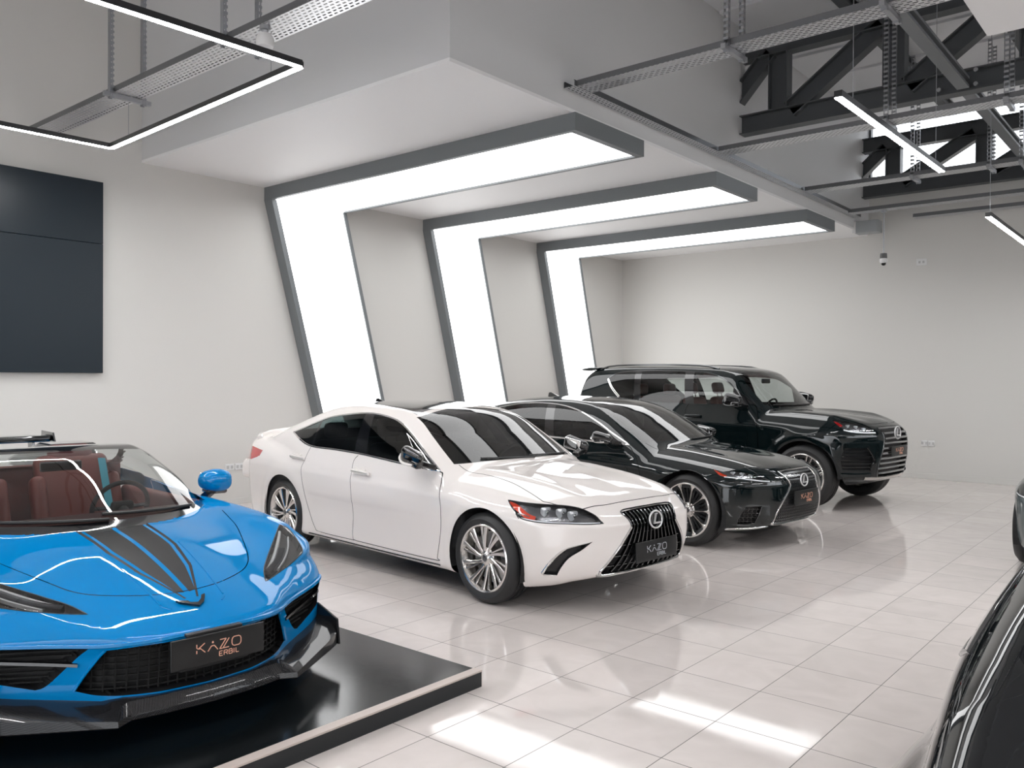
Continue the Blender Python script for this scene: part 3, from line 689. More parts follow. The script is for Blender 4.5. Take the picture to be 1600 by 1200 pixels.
tray((XF+.14, 9.38, 4.37), (1.2, 9.38, 4.37), .24, 'perforated cable tray crossing below the bottom chord of the near truss', (1.9, 3.0))
tray((XF+.14, 12.1, 4.37), (1.2, 12.1, 4.37), .24, 'perforated cable tray crossing low in front of the far truss', (1.45, 2.35, 2.7))
tray((XF+.14, 13.95, 4.34), (1.2, 13.95, 4.34), .22, 'perforated cable tray just below the far truss near the back wall', ())
tray((XF+.9, 14.75, 4.30), (1.2, 14.75, 4.30), .2, 'perforated cable tray closest to the back wall', ())
lt = tray((XW+.02, 3.72, 4.27), (-3.2, 3.72, 4.27), .26, 'perforated cable tray running out from the left wall above the dark screen', (1.95, 3.85), ztop=6.1)
# flood detector under the left tray
t = thing('ceiling_sensor', 'white dome sensor hanging under the left cable tray', 'sensor', (-5.45, 3.62, 4.265))
m = MB(); m.lathe([(0, 0), (.04, 0), (.04, -.03), (.025, -.035), (.02, -.06)], (0, 0, 0), 'z', 24); m.build('bracket', 'galv', t, smooth=True)
m = MB(); m.lathe([(0, -.055), (.045, -.06), (.062, -.085), (.068, -.12), (.06, -.155), (.0, -.165)], (0, 0, 0), 'z', 32); m.build('housing', 'white_plastic', t, smooth=True)

# ---------------------------------------------------------------- led pendants
def led_run(t, a, b, w=.05, h=.045):
    m = MB(); m.bar(a, b, w, h); m.build('housing', 'black_metal', t)
    a = Vector(a); b = Vector(b); d = (b-a).normalized()*.004
    m = MB(); m.bar(a+d-Vector((0, 0, h/2+.002)), b-d-Vector((0, 0, h/2+.002)), w*.9, .004); m.build('diffuser', 'led', t)
def cable(t, a, b): m = MB(); m.tube([a, b], .0025, 6); m.build('suspension_cable', 'galv', t)
zl = 3.92; cA = (-5.10, 3.685); cB = (-8.37, 3.82); ux, uy = -.10, -.995
t = thing('pendant_light', 'suspended rectangular led frame in front of the left cable tray', 'light', (cA[0], cA[1], zl))
P = lambda c, k=0.: (c[0]-cA[0]+ux*k*0-.055*k*0, c[1]-cA[1]+uy*k, 0)
c1 = P(cA); c2 = P(cB); c3 = (c2[0]-.13, c2[1]-3.2, 0); c4 = (c1[0]-.13, c1[1]-3.2, 0)
for a, b in ((c1, c2), (c2, c3), (c3, c4), (c4, c1)): led_run(t, a, b)
for k in (.12, .88):
    q = (c1[0]+(c2[0]-c1[0])*k, c1[1]+(c2[1]-c1[1])*k); cable(t, (q[0], q[1], .02), (q[0], q[1]+.0, .345))
    q = (c3[0]+(c4[0]-c3[0])*k, c3[1]+(c4[1]-c3[1])*k); cable(t, (q[0], q[1], .02), (q[0], q[1]+.0, 2.2))
def bar_light(a, b, label, cables):
    t = thing('linear_pendant', label, 'light', a, group='straight led pendants')
    d = (b[0]-a[0], b[1]-a[1], 0); led_run(t, (0, 0, 0), d, .06, .05)
    for k in cables: cable(t, (d[0]*k, d[1]*k, .02), (d[0]*k, d[1]*k, ZR-.04-a[2]))
bar_light((-2.20, 6.40, 3.80), (-2.17, 9.36, 3.80), 'straight led bar hanging in front of the near truss', (.11, .92))
bar_light((-1.97, 10.55, 3.50), (-1.98, 13.5, 3.50), 'straight led bar hanging by the back wall at the right edge', (.03, .96))

# ---------------------------------------------------------------- camera on a pole, junction box
t = thing('security_camera', 'small white dome security camera on a thin drop pole by the back wall', 'camera', (-4.066, 13.957, 3.50))
m = MB(); m.lathe([(0, .84), (.04, .84), (.04, .80), (.011, .79), (.011, .16), (0, .16)], (0, 0, 0), 'z', 20); m.build('pole', 'galv', t, smooth=True)
m = MB(); m.lathe([(0, .16), (.05, .155), (.055, .08), (.055, .075)], (0, 0, 0), 'z', 28); m.build('bracket_cup', mat('grey cup', (.12, .12, .12), .5), t, smooth=True)
m = MB(); m.lathe([(.055, .075), (.058, .03), (.045, .005), (.0, .0)], (0, 0, 0), 'z', 28); hs = m.build('housing', 'white_plastic', t, smooth=True)
m = MB(); m.lathe([(.038, .002), (.034, -.02), (.02, -.034), (0, -.038)], (.0, 0, 0), 'z', 24); m.build('lens_dome', 'gloss_black', hs, smooth=True)
t = thing('junction_box', 'grey junction box at the far end of the bulkhead ledge', 'box', (XF+.004, 14.55, 4.12))
m = MB(); m.rounded((0, 0, 0), (.38, .25, .2), .01); m.build('case', mat('box grey', (.35, .37, .38), .5), t, smooth=True)
m = MB(); m.rounded((-.03, -.008, .0), (.03, .0, .2), .004); m.build('cover_strip', 'white_plastic', t, smooth=True)

# ---------------------------------------------------------------- display platform
t = thing('display_platform', 'low black display platform with pale metal edge under the blue sports car', 'platform', (-8.6, .55, 0))
PW, PD, PH = -3.02+8.6, 3.36-.55, .085
m = MB(); m.box((0, 0, 0), (PW, PD, PH-.004)); m.build('base', mat('platform side', (.008, .011, .013), .45), t)
m = MB(); m.box((0, 0, PH-.004), (PW-.055, PD, PH)); m.build('deck', noise_bump(mat('black gloss deck', (.006, .008, .009), .16, spec=.6), 90, .12, .001, .05), t)
m = MB(); m.box((PW-.055, 0, PH-.004), (PW+.004, PD, PH+.006)); m.build('edge_trim', mat('pale trim', (.55, .47, .43), .4), t, bevel=.002)
# ---------------------------------------------------------------- car building kit
def paint(name, col, rough=.35, metal=0., spec=.0, coat=1.):
    m = mat(name, col, rough, metal, coat=coat, spec=spec, coat_rough=.015)
    m.node_tree.nodes['Principled BSDF'].inputs['Coat IOR'].default_value = 1.6
    return m
MT['chrome'] = mat('chrome', (.80, .80, .80), .06, 1.)
MT['dark_chrome'] = mat('dark chrome', (.16, .165, .17), .14, 1.)
MT['alloy'] = mat('machined alloy', (.72, .70, .68), .2, 1.)
MT['alloy_dark'] = mat('dark alloy', (.03, .032, .035), .25, .6)
MT['rubber'] = noise_bump(mat('tyre rubber', (.021, .021, .022), .55), 120, .05)
MT['liner'] = mat('cabin lining', (.014, .014, .015), .8)
MT['lamp_lens'] = glass('lamp lens', (.97, .98, .99), 1.5)
MT['lamp_bowl'] = mat('lamp bowl', (.22, .22, .23), .2, .8)
MT['lamp_red'] = mat('red lamp', (.55, .008, .012), .12, coat=1.)
MT['lamp_amber'] = mat('orange marker', (.85, .07, .02), .12, coat=1.)
MT['lamp_white'] = mat('lamp reflector', (.85, .87, .9), .2, .0)
MT['glass_tint'] = glass('tinted side glass', (.08, .125, .125), 1.55)
MT['badge'] = mat('badge silver', (.82, .82, .82), .32, .6)
MT['grille_bar'] = mat('smoked chrome', (.34, .35, .36), .22, 1.)
MT['glass_front'] = glass('windscreen glass', (.42, .47, .45), 1.55)
MT['glass_clear'] = glass('clear car glass', (.72, .76, .75), 1.5)
MT['brake'] = mat('brake disc', (.35, .34, .33), .35, .9)
MT['plate_black'] = mat('black number plate', (.010, .0105, .011), .35)
MT['seam'] = mat('panel gap', (.006, .006, .006), .8)

class CarBuild:
    def __init__(s, root, g, lo, hi, h, paint_mat):
        s.root = root; s.g = g; s.paint = paint_mat
        P, N, F = nets(g, (lo[0], -2*h, lo[2]), hi, h)
        s.sh = Shell(P, N, F)
        # keep the left half only, cut exactly on the middle plane
        edges = {}
        for fi in range(len(s.sh.F)):
            side = {k: (0. if abs(s.sh.P[k][1]) < 1e-5 else s.sh.P[k][1]) for k in s.sh.F[fi]}
            if min(side.values()) < 0 < max(side.values()): s.sh._split(fi, side, edges)
        s.sh.drop([c[1] > 0 for c in s.sh.C])
        s.sh.tag = ['body']*len(s.sh.F)
    # surface lookups
    def on(s, a, b, axis='y', pos=None):
        if axis == 'y': return trace(s.g, (a, 1.35 if pos is None else pos, b), (0, -1, 0), 1.5 if pos is None else pos+.2)
        if axis == 'x': return trace(s.g, (2.2 if pos is None else pos, a, b), (-1, 0, 0), 6)
        if axis == '-x': return trace(s.g, (-7, a, b), (1, 0, 0), 6)
        return trace(s.g, (a, b, 2.6), (0, 0, -1), 2.5)
    def line(s, pts, axis='y', n=6, closed=False, push=0., raw=False):
        """polyline on the surface, with normals"""
        q = np.array(pts, float)[:, :2] if raw else smooth_poly(pts, n, closed); z = np.zeros(len(q))
        o, d, far = {'y': (np.stack([q[:, 0], z+1.35, q[:, 1]], 1), (0, -1, 0), 1.5), 'x': (np.stack([z+2.2, q[:, 0], q[:, 1]], 1), (-1, 0, 0), 6), 'z': (np.stack([q[:, 0], q[:, 1], z+2.6], 1), (0, 0, -1), 2.5)}[axis]
        P, ok = trace(s.g, o, d, far); P = P[ok]; N = gradient(s.g, P); N /= np.linalg.norm(N, axis=1)[:, None]
        return P+N*push, N
    def ribbon(s, mb, P, N, w, t, closed=False, taper=None):
        """rounded strip along P, w wide, standing t above the surface"""
        P = np.asarray(P); N = np.asarray(N, float); m = len(P); V = []
        for i in range(m):
            a = P[(i+1) % m] if closed or i < m-1 else P[i]; b = P[i-1] if closed or i > 0 else P[i]
            d = a-b; d = d/max(np.linalg.norm(d), 1e-9); c = np.cross(d, N[i]); c /= max(np.linalg.norm(c), 1e-9)
            ww = w*(taper[i] if taper is not None else 1)
            for u, v in ((-.5, -.35*t), (-.5, .45*t), (-.32, t), (.32, t), (.5, .45*t), (.5, -.35*t)): V.append(P[i]+c*u*ww+N[i]*v)
        F = []
        for i in range(m if closed else m-1):
            j = (i+1) % m
            F += [[i*6+k, i*6+(k+1) % 6, j*6+(k+1) % 6, j*6+k] for k in range(6)]
        if not closed: F += [[0, 1, 2, 3, 4, 5][::-1], [(m-1)*6+k for k in range(6)]]
        F = [f[::-1] for f in F]
        mb.raw(V, F); return mb
    def strip_part(s, name, m, parent, lines, w, t, both=True, taper=None, closed=False):
        mb = MB()
        for P, N in lines: s.ribbon(mb, P, N, w, t, closed, taper)
        if both and min(np.abs(P[:, 1]).min() for P, N in lines) > .012:
            mb.build(name, m, parent, smooth=True)
            return mesh(name, [(x, -y, z) for x, y, z in mb.v], [f[::-1] for f in mb.f], m, parent, smooth=True)
        if both: mb.mirror_y()
        return mb.build(name, m, parent, smooth=True)
    # parts taken from the shell
    def panel(s, name, tags, m, parent=None, mode='both', push=0.):
        P, N, F = s.sh.take(*([tags] if isinstance(tags, str) else tags))
        if not len(F): print('EMPTY', name, tags); return []
        P = P+N*push
        if P[:, 1].min() > .004: mode = 'pair'
        parent = parent or s.root
        Q = P*[1, -1, 1]; K = N*[1, -1, 1]; G = [f[::-1] for f in F]
        if mode == 'both':
            n = len(P)
            return [mesh(name, np.vstack([P, Q]), F+[[i+n for i in f] for f in G], m, parent, normals=np.vstack([N, K]))]
        return [mesh(name, P, F, m, parent, normals=N), mesh(name, Q, G, m, parent, normals=K)]
    def recess(s, name, tags, m, parent, depth, mode='both', dirn=None, wall=True):
        """the same outline pushed inwards with a wall round it: a bowl behind a lens or an opening"""
        P, N, F = s.sh.take(*([tags] if isinstance(tags, str) else tags))
        if not len(F): print('EMPTY', name); return []
        D = (-N if dirn is None else np.array(dirn, float)[None])*depth
        n = len(P); V = np.vstack([P+D, P-N*.001]); G = list(F)
        if wall:
            cnt = {}
            for f in F:
                for i in range(len(f)):
                    e = (f[i], f[(i+1) % len(f)]); cnt[e] = 1
            for a, b in list(cnt):
                if (b, a) not in cnt and not (abs(P[a][1]) < 1e-4 and abs(P[b][1]) < 1e-4): G.append([b, a, a+n, b+n][::-1])
        Q = V*[1, -1, 1]; G2 = [f[::-1] for f in G]
        if mode == 'both': return [mesh(name, np.vstack([V, Q]), G+[[i+2*n for i in f] for f in G2], m, parent, smooth=False)]
        return [mesh(name, V, G, m, parent[0]), mesh(name, Q, G2, m, parent[1])]
    def sides(s, mb, name, m, parents, **k):
        """one mesh per side"""
        a = mesh(name, mb.v, mb.f, m, parents[0], **k); b = mesh(name, [(x, -y, z) for x, y, z in mb.v], [f[::-1] for f in mb.f], m, parents[1], **k); return [a, b]
    def lining(s, off, windows, floor=.3, m='liner', xr=None, zmax=None):
        """dark inner skin of the cabin, open at the windows"""
        g2 = lambda x, y, z: rmax(.02, s.g(x, y, z)+off, floor-z, *([x-xr[1], xr[0]-x] if xr else []))
        P, N, F = nets(g2, (xr[0]-.1, -.08, floor-.1), (xr[1]+.1, 1.0, 2.0), .04)
        sh = Shell(P, N, F); edges = {}
        for fi in range(len(sh.F)):
            side = {k: (0. if abs(sh.P[k][1]) < 1e-5 else sh.P[k][1]) for k in sh.F[fi]}
            if min(side.values()) < 0 < max(side.values()): sh._split(fi, side, edges)
        sh.drop([c[1] > 0 for c in sh.C])
        for poly, axis, where in windows: sh.cut(poly, axis, 'hole', where)
        P, N, F = sh.take('body'); F = [f[::-1] for f in F]; n = len(P)
        return mesh('cabin_lining', np.vstack([P, P*[1, -1, 1]]), F+[[i+n for i in f[::-1]] for f in F], m, s.root, normals=np.vstack([-N, -N*[1, -1, 1]]))

def outside(C, FN): return FN[:, 1] > .12
def frontal(C, FN): return FN[:, 0] > .15
def topside(C, FN): return FN[:, 2] > .2

def wheel(root, x, y, R, w, rr, style, side, hubmat='alloy', turn=0.):
    """side = +1 left, -1 right; outer face at y*side. rr: rim radius"""
    yo = y-w/2
    t = MB()
    t.lathe([(rr-.012, -w/2+.03), (rr+.012, -w/2+.006), (rr+.03, -w/2-.003), ((rr+R)/2, -w/2-.008), (R-.035, -w/2+.004), (R-.012, -w/2+.02), (R-.002, -w/2+.045),
             (R, -w*.28), (R, -w*.2), (R-.007, -w*.2), (R-.007, -w*.17), (R, -w*.17), (R, -.012), (R-.007, -.012), (R-.007, .012), (R, .012), (R, w*.17), (R-.007, w*.17), (R-.007, w*.2), (R, w*.2), (R, w*.28),
             (R-.002, w/2-.045), (R-.012, w/2-.02), (R-.035, w/2-.004), ((rr+R)/2, w/2+.008), (rr+.03, w/2+.003), (rr+.012, w/2-.006), (rr-.012, w/2-.03)], (0, 0, 0), 'y', 64)
    rim = MB()
    rim.lathe([(rr+.012, w/2-.006), (rr+.004, w/2+.001), (rr-.006, w/2-.004), (rr-.012, w/2-.02), (rr-.03, w/2-.06), (rr-.035, -w/2+.03), (rr-.012, -w/2+.02)], (0, 0, 0), 'y', 64)
    def spoke(st, ang):
        """st: (r, tangential offset, half width, front depth y, thickness)"""
        V = []; F = []; c, sn = math.cos(ang), math.sin(ang)
        for r, o, hw, yy, th in st:
            for u, v in ((-1, -th), (-1, -.006), (-.55, 0), (.55, 0), (1, -.006), (1, -th)):
                a, b = r, o+u*hw; V.append((a*c-b*sn, yy+v, a*sn+b*c))
        n = 6
        for i in range(len(st)-1): F += [[i*n+k, (i+1)*n+k, (i+1)*n+(k+1) % n, i*n+(k+1) % n] for k in range(n)]
        F += [list(range(n)), [(len(st)-1)*n+k for k in range(n)][::-1]]
        rim2.raw(V, F)
    rim2 = rim; f = w/2
    if style == 'blades':
        for i in range(10):
            a = i*2*PI/10
            spoke([(.035, .012, .012, f-.035, .03), (.09, .008, .011, f-.028, .03), (.16, -.004, .013, f-.022, .028), (rr-.012, -.022, .019, f-.012, .02)], a)
            spoke([(.05, .0, .008, f-.042, .03), (.1, -.005, .008, f-.036, .03), (.16, -.020, .010, f-.03, .028), (rr-.012, -.040, .013, f-.02, .02)], a+.30)
    elif style == 'petal':
        for i in range(5):
            for k, sg in ((-.36, 1), (.36, -1)):
                a = i*2*PI/5+k*.86
                spoke([(.04, -.010*sg, .009, f-.03, .03), (.1, -.004*sg, .007, f-.026, .03), (rr*.72, .0, .007, f-.02, .03), (rr*.86, .0, .011, f-.015, .025), (rr-.008, .0, .034, f-.012, .02)], a)
    elif style == 'suv':
        for i in range(7):
            a = i*2*PI/7
            for o in (-.021, .021): spoke([(.05, o*.8, .012, f-.03, .03), (.14, o*1.0, .013, f-.022, .03), (rr-.01, o*1.6, .018, f-.012, .02)], a)
    else:
        for i in range(10): spoke([(.04, 0, .012, f-.04, .03), (.12, 0, .011, f-.03, .03), (rr-.01, 0, .018, f-.012, .02)], i*2*PI/10)
    rim.lathe([(0, f-.022), (.032, f-.022), (.038, f-.028), (.06, f-.036), (.075, f-.046), (.08, f-.07), (0, f-.07)], (0, 0, 0), 'y', 40)
    V = lambda q: [(vx, vy*side, vz) for vx, vy, vz in q]
    def put(mb, name, m, parent, **k):
        fl = mb.f if side > 0 else [a[::-1] for a in mb.f]
        o = mesh(name, V(mb.v), fl, m, parent, **k); return o
    ro = put(rim, 'wheel', hubmat, root, smooth=True); ro.location = (x, yo*side, R); ro.rotation_euler = (0, turn*side*-1, 0)
    put(t, 'tyre', 'rubber', ro, smooth=True)
    d = MB(); d.lathe([(.09, f-.1), (rr-.055, f-.1), (rr-.055, f-.125), (.09, f-.125)], (0, 0, 0), 'y', 48, True); d.lathe([(0, f-.095), (.1, f-.095), (.1, f-.14), (0, f-.14)], (0, 0, 0), 'y', 32)
    put(d, 'brake_disc', 'brake', ro, smooth=True)
    if style in ('petal', 'suv'):
        b = MB()
        n = 10 if style == 'petal' else 7
        for i in range(n*3):
            a = i*2*PI/(n*3); r0, r1 = .08, rr-.03; c, sn = math.cos(a), math.sin(a)
            b.bar((r0*c, f-.06, r0*sn), (r1*c, f-.045, r1*sn), .022, .02, (0, 1, 0))
        b.lathe([(rr-.045, f-.035), (rr-.012, f-.016), (rr-.01, f-.05), (rr-.045, f-.06)], (0, 0, 0), 'y', 56, True)
        put(b, 'spoke_insert', 'alloy_dark', ro)
    for i in range(5):
        a = i*2*PI/5+.3; lug = MB(); lug.lathe([(0, f-.034), (.009, f-.034), (.009, f-.05)], (.057*math.cos(a), 0, .057*math.sin(a)), 'y', 6); put(lug, 'lug_nut', 'alloy_dark', ro)
    c = MB(); c.lathe([(0, f-.018), (.022, f-.0185), (.027, f-.023)], (0, 0, 0), 'y', 24); put(c, 'hub_cap', 'dark_chrome', ro, smooth=True)
    return ro

def wheels(root, wb, y, R, w, rr, style, hubmat='alloy', yr=None, Rr=None, wr=None):
    for x in (0, -wb):
        for sd in (1, -1): wheel(root, x, y if x == 0 or not yr else yr, R if x == 0 or not Rr else Rr, w if x == 0 or not wr else wr, rr, style, sd, hubmat, turn=.35*sd+x)

def wheel_wells(cb, WB, y0, y1, R, Ra, zc=None, m='liner', Rr=None, zlo=.17):
    for x in (0, -WB):
        r = Ra if x == 0 or not Rr else Rr
        o = MB(); o.lathe([(k*r/6, y0) for k in range(6)]+[(r, y0), (r, y1)], (x, 0, R), 'y', 40)
        w = MB(); w.raw(o.v, [f for f in o.f if min(o.v[i][2] for i in f) > zlo])
        cb.sides(w, 'wheel_arch_lining', m, (cb.root, cb.root))

def seat(root, x, y, z, m, w=.5, tilt=.28, head=True, h=.62):
    """cushion at z, backrest leaning back"""
    c = MB(); c.rounded((x-.26, y-w/2, z-.14), (x+.27, y+w/2, z), .06); o = c.build('seat', m, root, smooth=True)
    b = MB(); b.rounded((-.07, -w/2, 0), (.07, w/2, h), .06)
    for sg in (-1, 1): b.rounded((-.03, sg*w/2-.05, .08), (.11, sg*w/2+.05, h-.16), .045)
    bo = b.build('backrest', m, o, smooth=True); bo.location = (x-.24, y, z-.06); bo.rotation_euler = (0, -tilt, 0)
    if head:
        k = MB(); k.rounded((-.05, -.13, h+.05), (.05, .13, h+.23), .05); k.tube([(0, -.06, h-.05), (0, -.06, h+.08)], .008); k.tube([(0, .06, h-.05), (0, .06, h+.08)], .008)
        ko = k.build('headrest', m, o, smooth=True); ko.location = (x-.24, y, z-.06); ko.rotation_euler = (0, -tilt, 0)
    return o
def steering_wheel(root, x, y, z, r=.18, tilt=.42, m='liner'):
    s = MB(); P = [(0, r*math.cos(a), r*math.sin(a)) for a in np.linspace(0, 2*PI, 40, endpoint=False)]
    s.tube(P, .015, 10, True); s.rounded((.0, -.07, -.055), (.05, .07, .05), .02)
    for a in (0, PI, -PI/2): s.bar((.012, .05*math.cos(a), .05*math.sin(a)), (0, r*math.cos(a), r*math.sin(a)), .012, .03, (1, 0, 0))
    s.tube([(.03, 0, 0), (.35, 0, -.02)], .035, 10)
    o = s.build('steering_wheel', m, root, smooth=True); o.location = (x, y, z); o.rotation_euler = (0, tilt, 0); return o
def dash(root, prof, hw, m='liner'):
    """dashboard: side profile (x, z) run across the car"""
    d = MB(); d.prism(prof, 'y', -hw, hw); return d.build('dashboard', m, root, bevel=.02)

# lettering drawn as strokes on a unit grid (width, height 1)
GLYPH = {'E': (.75, [[(.7, 0), (.08, 0), (.0, .08), (0, .92), (.08, 1), (.7, 1)], [(0, .5), (.62, .5)]]),
         'R': (.8, [[(0, 0), (0, 1), (.65, 1), (.75, .9), (.75, .62), (.65, .5), (0, .5)], [(.5, .5), (.75, 0)]]),
         'B': (.8, [[(0, 0), (0, 1), (.62, 1), (.72, .9), (.72, .6), (.62, .52), (0, .52)], [(.62, .52), (.76, .42), (.76, .1), (.66, 0), (0, 0)]]),
         'I': (.22, [[(.05, 0), (.05, 1)]]), 'L': (.7, [[(0, 1), (0, .08), (.08, 0), (.62, 0)]]),
         'K': (1.05, [[(0, 1), (.0, .62), (.18, .5), (.95, 1)], [(0, 0), (0, .34)], [(.2, .5), (.45, .5), (1.0, 0)]]),
         'A': (1.2, [[(0, 0), (.42, .52), (.78, .52), (1.2, 0)], [(.52, .84), (.6, 1.0), (.68, .84), (.52, .84)]]),
         'Z': (1.2, [[(0, 1), (.75, 1), (-.05, 0), (.3, 0)], [(1.12, 1), (.36, 0), (1.1, 0)]]),
         'O': (1.2, [[(.28, 0), (.1, .1), (0, .3), (0, .7), (.1, .9), (.28, 1), (.86, 1), (1.04, .9), (1.14, .7), (1.14, .3), (1.04, .1), (.86, 0), (.28, 0)]])}
def lettering(mb, text, h, wt, gap=.28, sx=1.):
    """strokes in the (y, z) plane facing +x, centred"""
    tot = sum(GLYPH[c][0]*sx+gap for c in text)-gap; u = -tot/2
    for c in text:
        for line in GLYPH[c][1]:
            for a, b in zip(line[:-1], line[1:]):
                mb.bar((0, (u+a[0]*sx)*h, (a[1]-.5)*h), (0, (u+b[0]*sx)*h, (b[1]-.5)*h), wt, .002, (1, 0, 0))
        u += GLYPH[c][0]*sx+gap
    return mb
MT['copper'] = mat('copper print', (.80, .42, .30), .35)
MT['silver_print'] = mat('silver print', (.50, .52, .56), .35)
def plate(root, loc, w=.52, h=.112, print_mat='copper', pitch=0., bracket=True):
    """black show plate reading KAZO ERBIL, facing +x"""
    p = MB(); p.rounded((-.008, -w/2, -h/2), (.004, w/2, h/2), .004); o = p.build('number_plate', 'plate_black', root, smooth=True); o.location = loc; o.rotation_euler = (0, -pitch, 0)
    k = w/.52
    a = MB(); lettering(a, 'KAZO', .048*k, .0045*k, .26, .95); t = a.build('lettering', print_mat, o); t.location = (.0055, -.0, .014*k)
    b = MB(); lettering(b, 'ERBIL', .024*k, .004*k, .3, 1.05); t = b.build('small_lettering', print_mat, o); t.location = (.0055, .055*k, -.036*k)
    return o
def oval_badge(root, loc, r=.062, pitch=0., name='emblem'):
    """chrome oval ring with a slanted L in it, facing +x"""
    e = MB(); P = [(0, r*1.22*math.cos(a), r*math.sin(a)) for a in np.linspace(0, 2*PI, 48, endpoint=False)]; e.tube(P, .0068, 8, True)
    e.bar((0, .016-.012, r*.62), (0, -.024, -r*.42), .013, .012, (1, 0, 0)); e.bar((0, -.030, -r*.42), (0, r*.95, -r*.42), .011, .012, (1, 0, 0)); e.bar((0, .0, r*.66), (0, .02, r*.66), .008, .012, (1, 0, 0))
    o = e.build(name, 'badge', root, smooth=True); o.location = loc; o.rotation_euler = (0, -pitch, 0)
    d = MB(); d.lathe([(0, -.004), (r*1.18, -.004)], (0, 0, 0), 'x', 40); b = d.build('badge_back', 'gloss_black', o); b.scale = (1, 1, .82); b.location = (-.006, 0, 0); return o
# ---------------------------------------------------------------- white sedan
def mirrors(root, x, y, z, L, H, cap, trim, hinge, tilt=.12, W=.10):
    """folded-in door mirrors: long housing lying back along the window, hinge at its front end"""
    for sg in (1, -1):
        m = MB(); m.rounded((-L/2, -W/2, -H/2), (L/2, W/2, H/2), H*.42, 5)
        V = []
        for a, b, c in m.v:
            t = a/L+.5; k = 1-.45*t**1.6                      # slimmer towards the hinge
            V.append((a, b*k, (c-H*.1)*k+H*.1))
        m.v = V
        o = m.build('side_mirror', cap, root, smooth=True); o.location = (x, sg*y, z); o.rotation_euler = (0, tilt, sg*.10)
        g = MB(); g.rounded((-L*.42, -sg*W*.40-.012, -H*.34), (L*.26, -sg*W*.40+.006, H*.36), .008); g.build('mirror_glass', 'chrome', o, smooth=True)
        f = MB(); P = [(-L*.485, sg*W*.22, -H*.05), (-L*.44, sg*W*.42, -H*.28), (-L*.2, sg*W*.50, -H*.42), (L*.12, sg*W*.40, -H*.36), (L*.4, sg*W*.2, -H*.18)]
        f.tube(smooth_poly3(P, 5), .011, 8); f.build('mirror_trim', trim, o, smooth=True)
        f = MB(); f.rounded((-L*.05, -W*.42, -H*.46), (L*.46, W*.3, -H*.06), .02); f.build('mirror_base', 'gloss_black', o, smooth=True)
        a = MB(); a.bar((x+L*.3, sg*(y-.01), z-H*.3), (hinge[0], sg*hinge[1], hinge[2]), .07, .045, (0, 0, 1)); a.build('mirror_arm', 'gloss_black', root, bevel=.01)
def smooth_poly3(P, n):
    P = np.array(P, float); out = []
    for i in range(len(P)-1):
        p0, p1, p2, p3 = P[max(i-1, 0)], P[i], P[i+1], P[min(i+2, len(P)-1)]
        for k in range(n):
            t = k/n; out.append(.5*((2*p1)+(-p0+p2)*t+(2*p0-5*p1+4*p2-p3)*t*t+(-p0+3*p1-3*p2+p3)*t**3))
    return out+[P[-1]]

